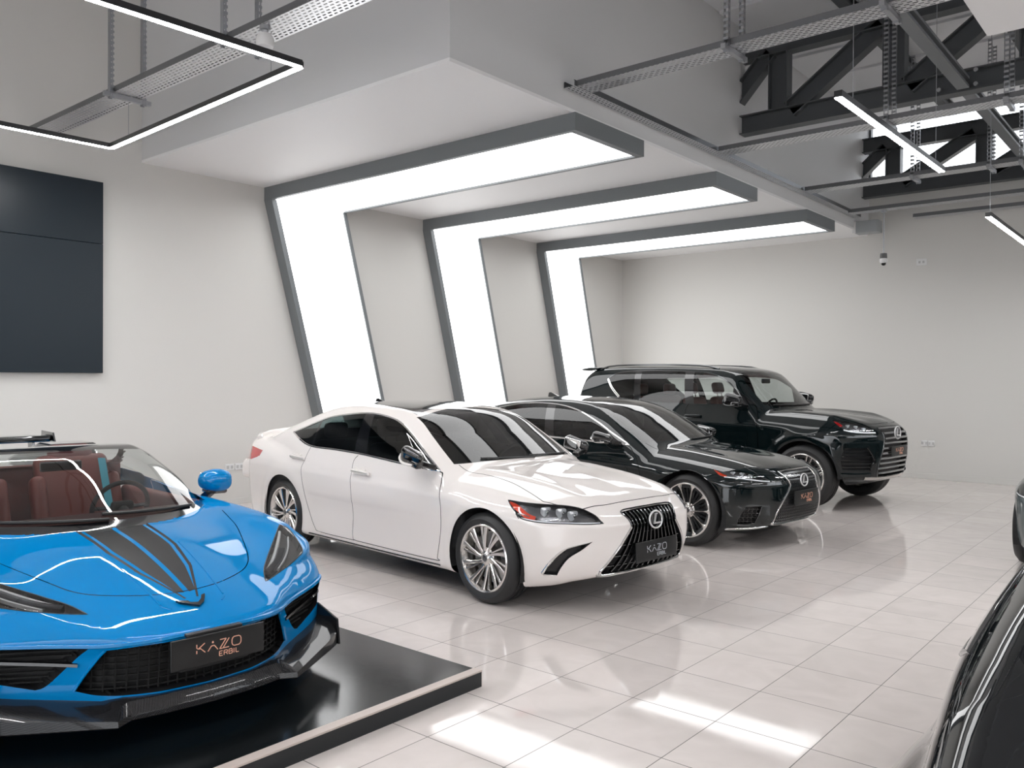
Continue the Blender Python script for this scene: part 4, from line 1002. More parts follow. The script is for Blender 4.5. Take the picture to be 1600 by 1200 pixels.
def white_sedan():
    root = thing('sedan', 'glossy white four-door sedan with chrome multi-spoke wheels and slatted grille', 'car', (-4.0347, 5.499, 0), math.radians(-5.35))
    pm = paint('pearl white paint', (.86, .81, .78), .3)
    cb = CarBuild(root, es_surface(), (-4.12, 0, .1), (1.0, 1.0, 1.5), .021, pm); sh = cb.sh
    WB, R = 2.87, .335
    up = lambda C, FN: (FN[:, 1] > .12) & (C[:, 2] > .7)
    dlo = smooth_poly([(-2.915, 1.113, 1), (-2.75, 1.158), (-2.51, 1.235), (-2.29, 1.290), (-1.83, 1.334), (-1.47, 1.308), (-1.246, 1.255), (-1.01, 1.152), (-.76, 1.012), (-.605, .922, 1), (-.98, .946), (-1.55, .985), (-2.0, 1.0), (-2.5, 1.012)], 5)
    ws = smooth_poly([(-.02, .985, 1), (.3, .983), (.69, .966, 1), (.66, 1.12), (.6, 1.318, 1), (.4, 1.358), (.2, 1.383), (-.02, 1.392, 1)], 5)
    wcond = lambda C, FN: (FN[:, 0] > .2) & (C[:, 0] < -.3)
    rw = smooth_poly([(-.02, 1.10, 1), (.45, 1.105), (.60, 1.125, 1), (.56, 1.25), (.50, 1.335, 1), (.25, 1.375), (-.02, 1.38, 1)], 5)
    rcond = lambda C, FN: (FN[:, 0] < -.12) & (C[:, 0] < -2.2)
    # openings and lines
    for x in (0, -WB):
        a = np.linspace(0, 2*PI, 72, endpoint=False); sh.cut(np.stack([x+.373*np.cos(a), .335+.373*np.sin(a)], 1), 'y', 'hole', lambda C, FN: (C[:, 1] > .45) & (C[:, 2] < .9))
    sh.cut(dlo, 'y', 'dlo', up); sh.cut(ws, 'x', 'windscreen', wcond); sh.cut(rw, 'x', 'rear_window', rcond)
    sh.cut([(-1.86, 1.36), (-1.70, .96), (-1.515, .96), (-1.735, 1.36)], 'y', 'pillar1', up, ('dlo',))
    sh.cut([(-2.50, 1.3), (-2.425, .98), (-2.395, .98), (-2.47, 1.3)], 'y', 'pillar2', up, ('dlo',))
    sh.cut([(-.9, 1.2), (-.87, .9), (-.5, .85), (-.5, 1.0)], 'y', 'pillar3', up, ('dlo',))
    sh.cut([(-1.72, .9), (0, .9), (0, 1.5), (-1.78, 1.5)], 'y', 'glass_f', up, ('dlo',)); sh.cut([(-2.43, .9), (-1.6, .9), (-1.6, 1.5), (-2.48, 1.5)], 'y', 'glass_r', up, ('dlo',)); sh.cut([(-3.2, .9), (-2.3, .9), (-2.3, 1.5), (-3.2, 1.5)], 'y', 'glass_q', up, ('dlo',))
    lamp = smooth_poly([(.183, .778, 1), (.288, .772), (.40, .768), (.503, .764), (.582, .757), (.651, .741), (.708, .716), (.755, .687), (.797, .645, 1), (.739, .643), (.64, .648), (.533, .650), (.445, .657), (.371, .668), (.315, .695, 1), (.30, .715)], 5)
    lc = lambda C, FN: (FN[:, 1] > .02) & (C[:, 1] > .3) & (C[:, 0] > 0)
    sh.cut(lamp, 'y', 'lamp', lc)
    gr = smooth_poly([(-.02, .712, 1), (.15, .711), (.297, .703, 1), (.275, .64), (.268, .60, 1), (.34, .52), (.43, .41), (.485, .315), (.475, .285), (.44, .272), (.2, .266), (-.02, .264, 1)], 4)
    sh.cut(gr, 'x', 'grille', lambda C, FN: (FN[:, 0] > .1) & (C[:, 0] > .5))
    fog = smooth_poly([(.767, .523, 1), (.723, .505), (.659, .477), (.602, .422), (.551, .355), (.492, .289, 1), (.575, .281, 1), (.618, .352), (.661, .412), (.722, .467)], 5)
    sh.cut(fog, 'y', 'fog', lc)
    hood = smooth_poly([(-.56, .66, 1), (-.3, .63), (0, .64), (.25, .69), (.43, .728, 1), (.55, .67), (.65, .594), (.69, .45), (.712, .3), (.722, -.02, 1)], 5, closed=False)
    tc = lambda C, FN: (FN[:, 2] > .2) & (C[:, 0] > -.75)
    sh.strip(hood, .006, 'z', 'gap', tc)
    fd = smooth_poly([(-.60, .915), (-.56, .885), (-.48, .72), (-.475, .55), (-.53, .254, 1), (-.60, .235), (-1.64, .235, 1), (-1.683, .277), (-1.675, .608), (-1.70, .897), (-1.65, .975)], 5, closed=False)
    rd = smooth_poly([(-1.66, .235), (-2.2, .235), (-2.30, .27), (-2.40, .44), (-2.46, .6), (-2.515, .78), (-2.50, .9), (-2.43, 1.02)], 5, closed=False)
    for l in (fd, rd): sh.strip(l, .006, 'y', 'gap', outside)
    sh.cut(np.vstack([fd, [(-1.53, 1.0), (-.7, 1.0)]]), 'y', 'front_door', lambda C, FN: (FN[:, 1] > .1) & (C[:, 1] > .7))
    sh.cut(np.vstack([[(-1.68, .235)], rd[1:], [(-2.4, 1.05), (-1.6, 1.02), (-1.655, .97), (-1.703, .897), (-1.678, .608), (-1.686, .277)]]), 'y', 'rear_door', lambda C, FN: (FN[:, 1] > .1) & (C[:, 1] > .7))
    sh.cut(np.vstack([hood, [(-.4, -.05)], [(-.56, .3)]]), 'z', 'hood', tc)
    sh.cut(smooth_poly([(-1.275, -.02, 1), (-1.265, .3), (-1.215, .575, 1), (-1.5, .555), (-1.93, .535), (-2.35, .50, 1), (-2.42, .3), (-2.44, -.02, 1)], 5), 'z', 'roof', lambda C, FN: (FN[:, 2] > .5) & (C[:, 2] > 1.2))
    sh.cut([(-3.40, .905), (-3.43, .845), (-3.62, .80), (-4.2, .75), (-4.2, .93), (-3.7, .93)], 'y', 'tail', lambda C, FN: (C[:, 0] < -3.3) & (C[:, 1] > .3))
    sh.cut([(-4.3, -.1), (1, -.1), (1, .93), (-4.3, .93)], 'z', 'under', lambda C, FN: FN[:, 2] < -.93)
    # panels
    body = cb.panel('body', ('body',), pm)[0]
    cb.panel('hood', 'hood', pm); cb.panel('roof_panel', 'roof', 'gloss_black'); cb.panel('underbody', 'under', 'black_plastic')
    fdo = cb.panel('front_door', 'front_door', pm, mode='pair'); rdo = cb.panel('rear_door', 'rear_door', pm, mode='pair')
    cb.panel('side_window', 'glass_f', 'glass_tint', mode='pair'); cb.panel('side_window', 'glass_r', 'glass_tint', mode='pair'); cb.panel('quarter_window', 'glass_q', 'glass_tint', mode='pair')
    [cb.panel('window_pillar', 'pillar%d' % k, 'gloss_black', mode='pair') for k in (1, 2, 3)]; cb.panel('windscreen', 'windscreen', 'glass_front'); cb.panel('rear_window', 'rear_window', 'glass_tint')
    cb.panel('tail_lamp', 'tail', 'lamp_red', mode='pair')
    cb.lining(.035, [(dlo, 'y', up), (ws, 'x', wcond), (rw, 'x', rcond)], .34, 'liner', (-3.3, -.25))
    wheel_wells(cb, WB, .55, .905, R, .385)
    wheels(root, WB, .918, R, .235, .242, 'blades')
    # chrome round the side windows
    P, N = cb.line(dlo, 'y', raw=True); cb.strip_part('window_trim', 'chrome', root, [(P, N)], .016, .005, closed=True)
    P, N = cb.line([(-.5, .205), (-1.2, .2), (-2.4, .2)], 'y', 8); cb.strip_part('sill_strip', 'dark_chrome', root, [(P, N)], .014, .006)
    P, N = cb.line([(-.003, .978), (.3, .976), (.68, .960)], 'x'); 
    # headlamps
    lp = cb.panel('headlamp', 'lamp', 'lamp_lens', mode='pair')
    cb.recess('lamp_housing', 'lamp', 'lamp_bowl', lp, .055, 'pair', dirn=(-.75, -.35, 0))
    m = MB(); q, n = cb.line([(.20, .770), (.26, .755), (.33, .727), (.40, .690), (.46, .672)], 'y', 6, push=-.006); cb.ribbon(m, q, n, .04, .002, taper=[.25+.75*min(1, i/8) for i in range(len(q))]); cb.sides(m, 'side_marker', 'lamp_amber', lp, smooth=True)
    for k, (a, b) in enumerate(((.50, .712), (.585, .706), (.65, .69))):
        p = cb.on(a, b); m = MB(); m.rounded((p[0]-.055, p[1]-.085, p[2]-.034), (p[0]-.008, p[1]-.008, p[2]+.034), .014); cb.sides(m, 'lamp_module', 'lamp_white', lp, smooth=True)
        m = MB(); m.lathe([(0, .014), (.014, .008), (.02, 0)], (p[0]-.014, p[1]-.045, p[2]), 'x', 20); cb.sides(m, 'projector_lens', 'chrome', lp, smooth=True)
    m = MB(); q, n = cb.line([(.36, .672), (.45, .662), (.55, .655), (.65, .652), (.73, .650), (.785, .648)], 'y', 6, push=-.004); cb.ribbon(m, q, n, .011, .004); cb.sides(m, 'running_light', 'lamp_white', lp, smooth=True)
    m = MB(); q, n = cb.line(lamp, 'y', raw=True); cb.ribbon(m, q, n, .007, .0015, True); cb.sides(m, 'lamp_seal', 'black_plastic', lp, smooth=True)
    # lower arrowhead light line
    m = MB(); q, n = cb.line([(.345, .668), (.325, .69), (.36, .70), (.42, .684)], 'y', 5, push=.0); cb.ribbon(m, q, n, .006, .002); cb.sides(m, 'lamp_trim', 'dark_chrome', lp, smooth=True)
    # grille
    cb.recess('grille_opening', 'grille', 'black_plastic', root, .05, dirn=(-1, 0, 0))
    m = MB()
    def gz(y):   # top and bottom of the opening at y
        c = np.array([(a, b) for a, b in gr]); best = []
        for (a, b), (e, f) in zip(c, np.roll(c, -1, 0)):
            if (a-y)*(e-y) <= 0 and a != e: best.append(b+(f-b)*(y-a)/(e-a))
        return best
    for k in range(-6, 7):
        y0 = k*.0385
        pts = []
        for z in np.linspace(.285, .70, 15):
            flare = .0 if z > .60 else (.60-z)*k/6.*.52
            flare2 = (z-.60)*k/6*.30 if z > .6 else 0
            pts.append((y0+flare+flare2, z))
        pts = [(abs(a), b, a) for a, b in pts]
        ins = inside(gr, np.array([(min(a, 9), b) for a, b, _ in pts]))
        P = [];
        for (a, b, s_), ok in zip(pts, ins):
            if ok:
                p = cb.on(a, b, 'x'); P.append((p[0]-.016, math.copysign(p[1], s_) if s_ else 0, p[2]))
        if len(P) > 2:
            cb.ribbon(m, P, [(1, 0, 0)]*len(P), .013, .016)
    for z, h in ((.612, .005), (.655, .004), (.55, .004), (.33, .004), (.40, .004), (.475, .004)):
        ys = [y for y in np.linspace(-.5, .5, 61) if inside(gr, np.array([(abs(y), z)]))[0]]
        P = [];
        for y in ys: p = cb.on(abs(y), z, 'x'); P.append((p[0]-.03, y, p[2]))
        cb.ribbon(m, P, [(1, 0, 0)]*len(P), h*2, .02)
    m.build('grille_slats', 'dark_chrome', root, smooth=True)
    for nm, mt, pts, wd in (('grille_frame', 'chrome', [(.268, .60), (.34, .52), (.43, .41), (.488, .315), (.49, .285), (.46, .268), (.2, .260), (0, .258)], .017), ('grille_top_trim', 'dark_chrome', [(.268, .602), (.278, .65), (.30, .705), (.15, .715), (0, .716)], .009)):
        q, n = cb.line(pts, 'x', 6); cb.strip_part(nm, mt, root, [(q, n)], wd, .009)
    q, n = cb.line([(.0, .255), (.25, .257), (.47, .262), (.50, .285)], 'x', 6); cb.strip_part('bumper_lip_trim', 'chrome', root, [(q, n)], .022, .012)
    p = cb.on(.0, .625, 'x'); oval_badge(root, (p[0]+.012, 0, .628), .062, .12)
    p = cb.on(.0, .41, 'x'); plate(root, (p[0]+.02, .012, .408), .5, .145, 'silver_print', .05)
    # fog slits
    fo = cb.recess('fog_slit', 'fog', 'black_plastic', (root, root), .03, 'pair', dirn=(-.8, -.3, 0))
    q, n = cb.line([(.755, .517), (.70, .498), (.64, .470), (.59, .42), (.545, .36), (.50, .295)], 'y', 6); cb.strip_part('fog_trim', 'chrome', root, [(q, n)], .02, .006, taper=[.15+.85*i/len(q) for i in range(len(q))])
    q, n = cb.line([(.50, .287), (.54, .284), (.575, .283)], 'y', 4); cb.strip_part('fog_trim', 'chrome', root, [(q, n)], .010, .006)
    # handles, mirrors
    for x, z, doors in ((-1.54, .842, fdo), (-2.63, .893, rdo)):
        p = cb.on(x, z); h = MB(); h.rounded((-.13, -.006, -.017), (.13, .02, .017), .014, 4); h.rounded((-.11, -.012, -.03), (.06, .002, .03), .012)
        h.v = [(a+p[0], b+p[1]+.016, c+p[2]+a*-.04) for a, b, c in h.v]; cb.sides(h, 'door_handle', pm, doors, smooth=True)
        h = MB(); h.bar((p[0]-.12, p[1]+.036, p[2]+.005), (p[0]+.12, p[1]+.036, p[2]-.004), .006, .010); cb.sides(h, 'handle_strip', 'chrome', doors)
    mirrors(root, -.745, .985, 1.03, .27, .145, 'gloss_black', pm, (-.64, .85, .945), .2)
    # roof antenna, wipers, boot lip
    m = MB(); m.raw([(-2.62, -.02, 1.368), (-2.62, .02, 1.368), (-2.44, .012, 1.405), (-2.44, -.012, 1.405), (-2.62, 0, 1.44), (-2.58, 0, 1.445)], [(0, 1, 4), (1, 2, 5, 4), (0, 4, 5, 3), (2, 3, 5), (0, 3, 2, 1)]); m.build('roof_antenna', 'gloss_black', root, bevel=.003)
    for a, b in (((.62, .985), (.05, 1.0)), ((.1, .985), (-.45, 1.0))):
        P = []
        for t in np.linspace(0, 1, 9):
            y, z = a[0]+(b[0]-a[0])*t, a[1]+(b[1]-a[1])*t; p = cb.on(abs(y), z, 'x'); P.append((p[0]+.012, y, p[2]+.004))
        m = MB(); m.tube(P, .007, 6); m.build('wiper', 'black_plastic', root, smooth=True)
    q, n = cb.line([(-3.93, 0), (-3.92, .4), (-3.82, .62), (-3.7, .72)], 'z', 5); cb.strip_part('boot_lip', pm, root, [(q, n)], .06, .035)
    # cabin
    sm = mat('dark seat leather', (.03, .028, .027), .45)
    for y in (.36, -.36): seat(root, -1.45, y, .52, sm)
    st = seat(root, -2.42, 0, .54, sm, 1.15, .33, False, .58)
    for y in (.36, -.36):
        k = MB(); k.rounded((-2.86, y-.12, 1.05), (-2.74, y+.12, 1.2), .04); k.build('headrest', sm, st, smooth=True)
    dash(root, [(-.38, .45), (-.38, .86), (-.55, .93), (-.85, .93), (-.93, .86), (-.90, .5)], .62, 'liner'); steering_wheel(root, -1.02, .36, .88)
    p = MB(); p.rounded((-1.22, -.11, 1.20), (-1.19, .11, 1.27), .012); p.build('rear_view_mirror', 'black_plastic', root, smooth=True)
    return root
white_sedan()
# ---------------------------------------------------------------- shared steps for the black cars
def arches(cb, wb, R, Ra):
    a = np.linspace(0, 2*PI, 72, endpoint=False)
    for x in (0, -wb): cb.sh.cut(np.stack([x+Ra*np.cos(a), R+Ra*np.sin(a)], 1), 'y', 'hole', lambda C, FN: (C[:, 1] > .45) & (C[:, 2] < R+.6))
def zbars(cb, gr, xs, z0, z1, lean, step, wd, depth, mb):
    """zig-zag standing bars across an opening (mesh grille)"""
    for k in xs:
        y0 = k*step; P = []
        for i, z in enumerate(np.linspace(z0, z1, 34)):
            y = y0+lean(z, y0)+(.006 if i % 2 else -.006)
            if inside(gr, np.array([(abs(y), z)]))[0]:
                p = cb.on(abs(y), z, 'x'); P.append((p[0]-depth, y, p[2]))
            elif len(P) > 2:
                cb.ribbon(mb, P, [(1, 0, 0)]*len(P), wd, .012); P = []
            else: P = []
        if len(P) > 2: cb.ribbon(mb, P, [(1, 0, 0)]*len(P), wd, .012)
def interior(root, xf, xr, zs, sm, dashp, hw, wheelpos, rear=True, w=.5):
    for y in (.37, -.37): seat(root, xf, y, zs, sm, w)
    if rear:
        st = seat(root, xr, 0, zs+.02, sm, 1.2, .3, False, .6)
        for y in (.38, -.38):
            k = MB(); k.rounded((xr-.50, y-.12, zs+.56), (xr-.38, y+.12, zs+.73), .045); k.build('headrest', sm, st, smooth=True)
    dash(root, dashp, hw, 'liner'); steering_wheel(root, *wheelpos)

def black_sedan():
    root = thing('sedan', 'glossy black sedan with chrome window line and mesh grille between white sedan and black suv', 'car', tuple(LSO), math.radians(-5.35))
    pm = paint('black paint', (.003, .007, .008), .25)
    cb = CarBuild(root, ls_surface(), (-4.45, 0, .1), (.9, 1.05, 1.5), .021, pm); sh = cb.sh
    WB, R = 3.125, .355
    up = lambda C, FN: (FN[:, 1] > .12) & (C[:, 2] > .7)
    dlo = smooth_poly([(-3.28, 1.13, 1), (-3.10, 1.225), (-2.91, 1.292), (-2.5, 1.352), (-2.03, 1.355), (-1.64, 1.298), (-1.28, 1.182), (-.998, 1.057), (-.77, .955, 1), (-1.2, .968), (-1.6, .978), (-2.5, 1.005), (-3.0, 1.055)], 5)
    ws = smooth_poly([(-.02, .99, 1), (.3, .988), (.70, .975, 1), (.66, 1.13), (.592, 1.345, 1), (.4, 1.375), (.2, 1.385), (-.02, 1.39, 1)], 5); wc = lambda C, FN: (FN[:, 0] > .2) & (C[:, 0] < -.4)
    rw = smooth_poly([(-.02, 1.12, 1), (.45, 1.125), (.60, 1.145, 1), (.5, 1.33, 1), (-.02, 1.37, 1)], 5); rc = lambda C, FN: (FN[:, 0] < -.12) & (C[:, 0] < -2.6)
    arches(cb, WB, R, .392)
    sh.cut(dlo, 'y', 'dlo', up); sh.cut(ws, 'x', 'windscreen', wc); sh.cut(rw, 'x', 'rear_window', rc)
    sh.cut([(-2.15, 1.4), (-1.94, .95), (-1.80, .95), (-2.02, 1.4)], 'y', 'pillar1', up, ('dlo',)); sh.cut([(-2.86, 1.4), (-2.78, .95), (-2.74, .95), (-2.82, 1.4)], 'y', 'pillar2', up, ('dlo',))
    sh.cut([(-1.08, 1.2), (-1.05, .9), (-.6, .9), (-.6, 1.05)], 'y', 'pillar3', up, ('dlo',))
    sh.cut([(-2.0, .9), (0, .9), (0, 1.5), (-2.05, 1.5)], 'y', 'glass_f', up, ('dlo',)); sh.cut([(-2.8, .9), (-1.9, .9), (-1.9, 1.5), (-2.84, 1.5)], 'y', 'glass_r', up, ('dlo',)); sh.cut([(-3.4, .9), (-2.7, .9), (-2.7, 1.5), (-3.4, 1.5)], 'y', 'glass_q', up, ('dlo',))
    lc = lambda C, FN: (FN[:, 1] > .02) & (C[:, 1] > .25) & (C[:, 0] > 0)
    lamp = smooth_poly([(.187, .791, 1), (.243, .788), (.353, .777), (.453, .762), (.54, .742), (.62, .712), (.690, .682, 1), (.643, .674), (.57, .687), (.488, .700), (.40, .708), (.335, .720, 1), (.26, .757)], 5)
    sh.cut(lamp, 'y', 'lamp', lc)
    gr = smooth_poly([(-.02, .741, 1), (.15, .741), (.305, .739, 1), (.285, .68), (.262, .625, 1), (.30, .56), (.39, .46), (.443, .36), (.452, .29), (.43, .257), (.2, .25), (-.02, .249, 1)], 4)
    sh.cut(gr, 'x', 'grille', lambda C, FN: (FN[:, 0] > .1) & (C[:, 0] > .4))
    vent = smooth_poly([(.552, .436, 1), (.655, .439, 1), (.628, .347), (.591, .264, 1), (.468, .248, 1), (.499, .333)], 5); sh.cut(vent, 'y', 'vent', lc)
    hood = smooth_poly([(-.68, .68, 1), (-.3, .62), (0, .60), (.25, .60), (.45, .56), (.58, .46), (.63, .36), (.645, .25), (.65, -.02, 1)], 5, closed=False)
    tc = lambda C, FN: (FN[:, 2] > .2) & (C[:, 0] > -.9)
    sh.strip(hood, .005, 'z', 'gap', tc); sh.cut(np.vstack([hood, [(-.5, -.05)], [(-.66, .3)]]), 'z', 'hood', tc)
    fd = smooth_poly([(-.80, .95), (-.72, .91), (-.58, .75), (-.55, .55), (-.60, .26, 1), (-.68, .235), (-1.9, .235, 1), (-1.94, .28), (-1.93, .6), (-1.96, .9), (-1.92, .985)], 5, closed=False)
    rd = smooth_poly([(-1.94, .235), (-2.45, .235), (-2.56, .28), (-2.66, .46), (-2.72, .62), (-2.80, .8), (-2.82, .92), (-2.79, 1.03)], 5, closed=False)
    for l in (fd, rd): sh.strip(l, .005, 'y', 'gap', outside)
    sc = lambda C, FN: (FN[:, 1] > .1) & (C[:, 1] > .7)
    sh.cut(np.vstack([fd, [(-1.85, 1.0), (-.9, 1.0)]]), 'y', 'front_door', sc); sh.cut(np.vstack([[(-1.96, .235)], rd[1:], [(-2.7, 1.05), (-1.9, 1.02), (-1.925, .97), (-1.963, .897), (-1.933, .608), (-1.943, .277)]]), 'y', 'rear_door', sc)
    sh.cut([(-3.75, .93), (-3.78, .86), (-4.5, .78), (-4.5, .95), (-4.0, .95)], 'y', 'tail', lambda C, FN: (C[:, 0] < -3.6) & (C[:, 1] > .3))
    cb.panel('body', 'body', pm); cb.panel('hood', 'hood', pm)
    fdo = cb.panel('front_door', 'front_door', pm, mode='pair'); rdo = cb.panel('rear_door', 'rear_door', pm, mode='pair')
    for nm, tg in (('side_window', 'glass_f'), ('side_window', 'glass_r'), ('quarter_window', 'glass_q')): cb.panel(nm, tg, 'glass_tint', mode='pair')
    [cb.panel('window_pillar', 'pillar%d' % k, 'gloss_black', mode='pair') for k in (1, 2, 3)]; cb.panel('windscreen', 'windscreen', 'glass_front'); cb.panel('rear_window', 'rear_window', 'glass_tint'); cb.panel('tail_lamp', 'tail', 'lamp_red', mode='pair')
    cb.lining(.035, [(dlo, 'y', up), (ws, 'x', wc), (rw, 'x', rc)], .34, 'liner', (-3.6, -.35))
    wheel_wells(cb, WB, .55, .91, R, .40); wheels(root, WB, .928, R, .245, .265, 'petal')
    P, N = cb.line(dlo, 'y', raw=True); cb.strip_part('window_trim', 'chrome', root, [(P, N)], .018, .005, closed=True)
    # lamps
    lp = cb.panel('headlamp', 'lamp', 'lamp_lens', mode='pair'); cb.recess('lamp_housing', 'lamp', 'lamp_bowl', lp, .05, 'pair', dirn=(-.75, -.35, 0))
    m = MB(); q, n = cb.line([(.225, .772), (.28, .755), (.33, .735), (.385, .718)], 'y', 6, push=-.006); cb.ribbon(m, q, n, .032, .002, taper=[.3+.7*min(1, i/8) for i in range(len(q))]); cb.sides(m, 'side_marker', 'lamp_amber', lp, smooth=True)
    for a, b in ((.43, .735), (.50, .728), (.565, .715)):
        p = cb.on(a, b); m = MB(); m.rounded((p[0]-.05, p[1]-.07, p[2]-.02), (p[0]-.012, p[1]-.02, p[2]+.02), .01); cb.sides(m, 'lamp_module', 'lamp_white', lp, smooth=True)
    m = MB(); q, n = cb.line([(.37, .712), (.48, .703), (.57, .690), (.64, .678), (.69, .672)], 'y', 6, push=-.002); cb.ribbon(m, q, n, .012, .004); cb.sides(m, 'running_light', 'lamp_white', lp, smooth=True)
    for pts in ([(.45, .795), (.57, .776), (.655, .742), (.735, .683), (.762, .632)], [(.45, .795), (.55, .757), (.64, .706), (.715, .662)], [(.40, .66), (.45, .676), (.55, .672), (.68, .655)], [(.40, .612), (.5, .618), (.6, .612)]):
        q, n = cb.line(pts, 'y', 6); cb.strip_part('front_trim', 'dark_chrome' if pts[0][1] > .79 else pm, root, [(q, n)], .007, .004)
    # grille
    cb.recess('grille_opening', 'grille', 'black_plastic', root, .05, dirn=(-1, 0, 0))
    m = MB(); lean = lambda z, y: (.60-z)*y*2.4 if z < .60 else (z-.60)*y*1.3
    zbars(cb, gr, range(-17, 18), .26, .735, lean, .0165, .0055, .012, m); m.build('grille_mesh', 'grille_bar', root, smooth=True)
    q, n = cb.line([(0, .750), (.15, .750), (.312, .746, 1), (.292, .68), (.268, .625, 1), (.306, .56), (.396, .46), (.45, .36), (.46, .29), (.455, .262)], 'x', 5); cb.strip_part('grille_frame', 'chrome', root, [(q, n)], .014, .010)
    q, n = cb.line([(0, .238), (.2, .240), (.43, .246), (.462, .27)], 'x', 5); cb.strip_part('bumper_lip_trim', 'chrome', root, [(q, n)], .028, .014)
    p = cb.on(0, .655, 'x'); oval_badge(root, (p[0]+.008, 0, .655), .06, .12); p = cb.on(0, .48, 'x'); plate(root, (p[0]+.018, .01, .485), .5, .145, 'copper', .0)
    vo = cb.recess('side_vent', 'vent', 'black_plastic', (root, root), .05, 'pair', dirn=(-.8, -.3, 0))
    m = MB()
    for k in range(9):
        P = [(.46+k*.027+t*.035*(1 if s_ > 0 else -1), .25+.19*t) for s_ in (1,) for t in np.linspace(0, 1, 12)]
        Q = [(a+(.004 if i % 2 else -.004), b) for i, (a, b) in enumerate(P) if inside(vent, np.array([(a, b)]))[0]]
        if len(Q) > 1: q, n = cb.line(Q, 'y', raw=True, push=-.008); cb.ribbon(m, q, n, .006, .008)
    for z in (.285, .325, .365, .405):
        Q = [(a, z) for a in np.linspace(.44, .68, 30) if inside(vent, np.array([(a, z)]))[0]]
        q, n = cb.line(Q, 'y', raw=True, push=-.012); cb.ribbon(m, q, n, .005, .008)
    cb.sides(m, 'vent_mesh', 'gloss_black', vo, smooth=True)
    q, n = cb.line(vent, 'y', raw=True); cb.strip_part('vent_frame', 'dark_chrome', root, [(q, n)], .006, .003, closed=True)
    q, n = cb.line([(.335, .200), (.40, .201), (.48, .205), (.56, .210), (.63, .222)], 'y', 6); cb.strip_part('bumper_blade', 'chrome', root, [(q, n)], .026, .012, taper=[min(1, .3+i/6, .3+(len(q)-1-i)/6) for i in range(len(q))])
    q, n = cb.line([(-.5, .205), (-1.4, .2), (-2.6, .2)], 'y', 8); cb.strip_part('sill_strip', 'chrome', root, [(q, n)], .02, .006)
    for x, z, doors in ((-1.80, .835, fdo), (-2.92+.25, .875, rdo)):
        p = cb.on(x, z); h = MB(); h.rounded((p[0]-.12, p[1]+.008, z-.016), (p[0]+.12, p[1]+.032, z+.016), .012); cb.sides(h, 'door_handle', pm, doors, smooth=True)
    mirrors(root, -1.0, 1.005, 1.025, .28, .12, 'gloss_black', 'chrome', (-.86, .875, .965), .1)
    m = MB(); m.raw([(-2.72, -.02, 1.40), (-2.72, .02, 1.40), (-2.54, .012, 1.43), (-2.54, -.012, 1.43), (-2.72, 0, 1.475), (-2.68, 0, 1.48)], [(0, 1, 4), (1, 2, 5, 4), (0, 4, 5, 3), (2, 3, 5), (0, 3, 2, 1)]); m.build('roof_antenna', 'gloss_black', root, bevel=.003)
    P = []
    for t in np.linspace(0, 1, 9): y = .62-t*.6; p = cb.on(abs(y), .992, 'x'); P.append((p[0]+.012, y, p[2]+.004))
    m = MB(); m.tube(P, .007, 6); m.build('wiper', 'black_plastic', root, smooth=True)
    interior(root, -1.62, -2.65, .52, mat('black seat leather', (.02, .02, .022), .45), [(-.5, .45), (-.5, .86), (-.68, .93), (-.98, .93), (-1.05, .86), (-1.02, .5)], .64, (-1.16, .37, .88))
    return root
LSO = (-4.0347+(.0781), 7.499+.9359, 0)
LSO = (-4.044+.94*math.sin(math.radians(5.35)), 7.499+.94*math.cos(math.radians(5.35)), 0)
black_sedan()
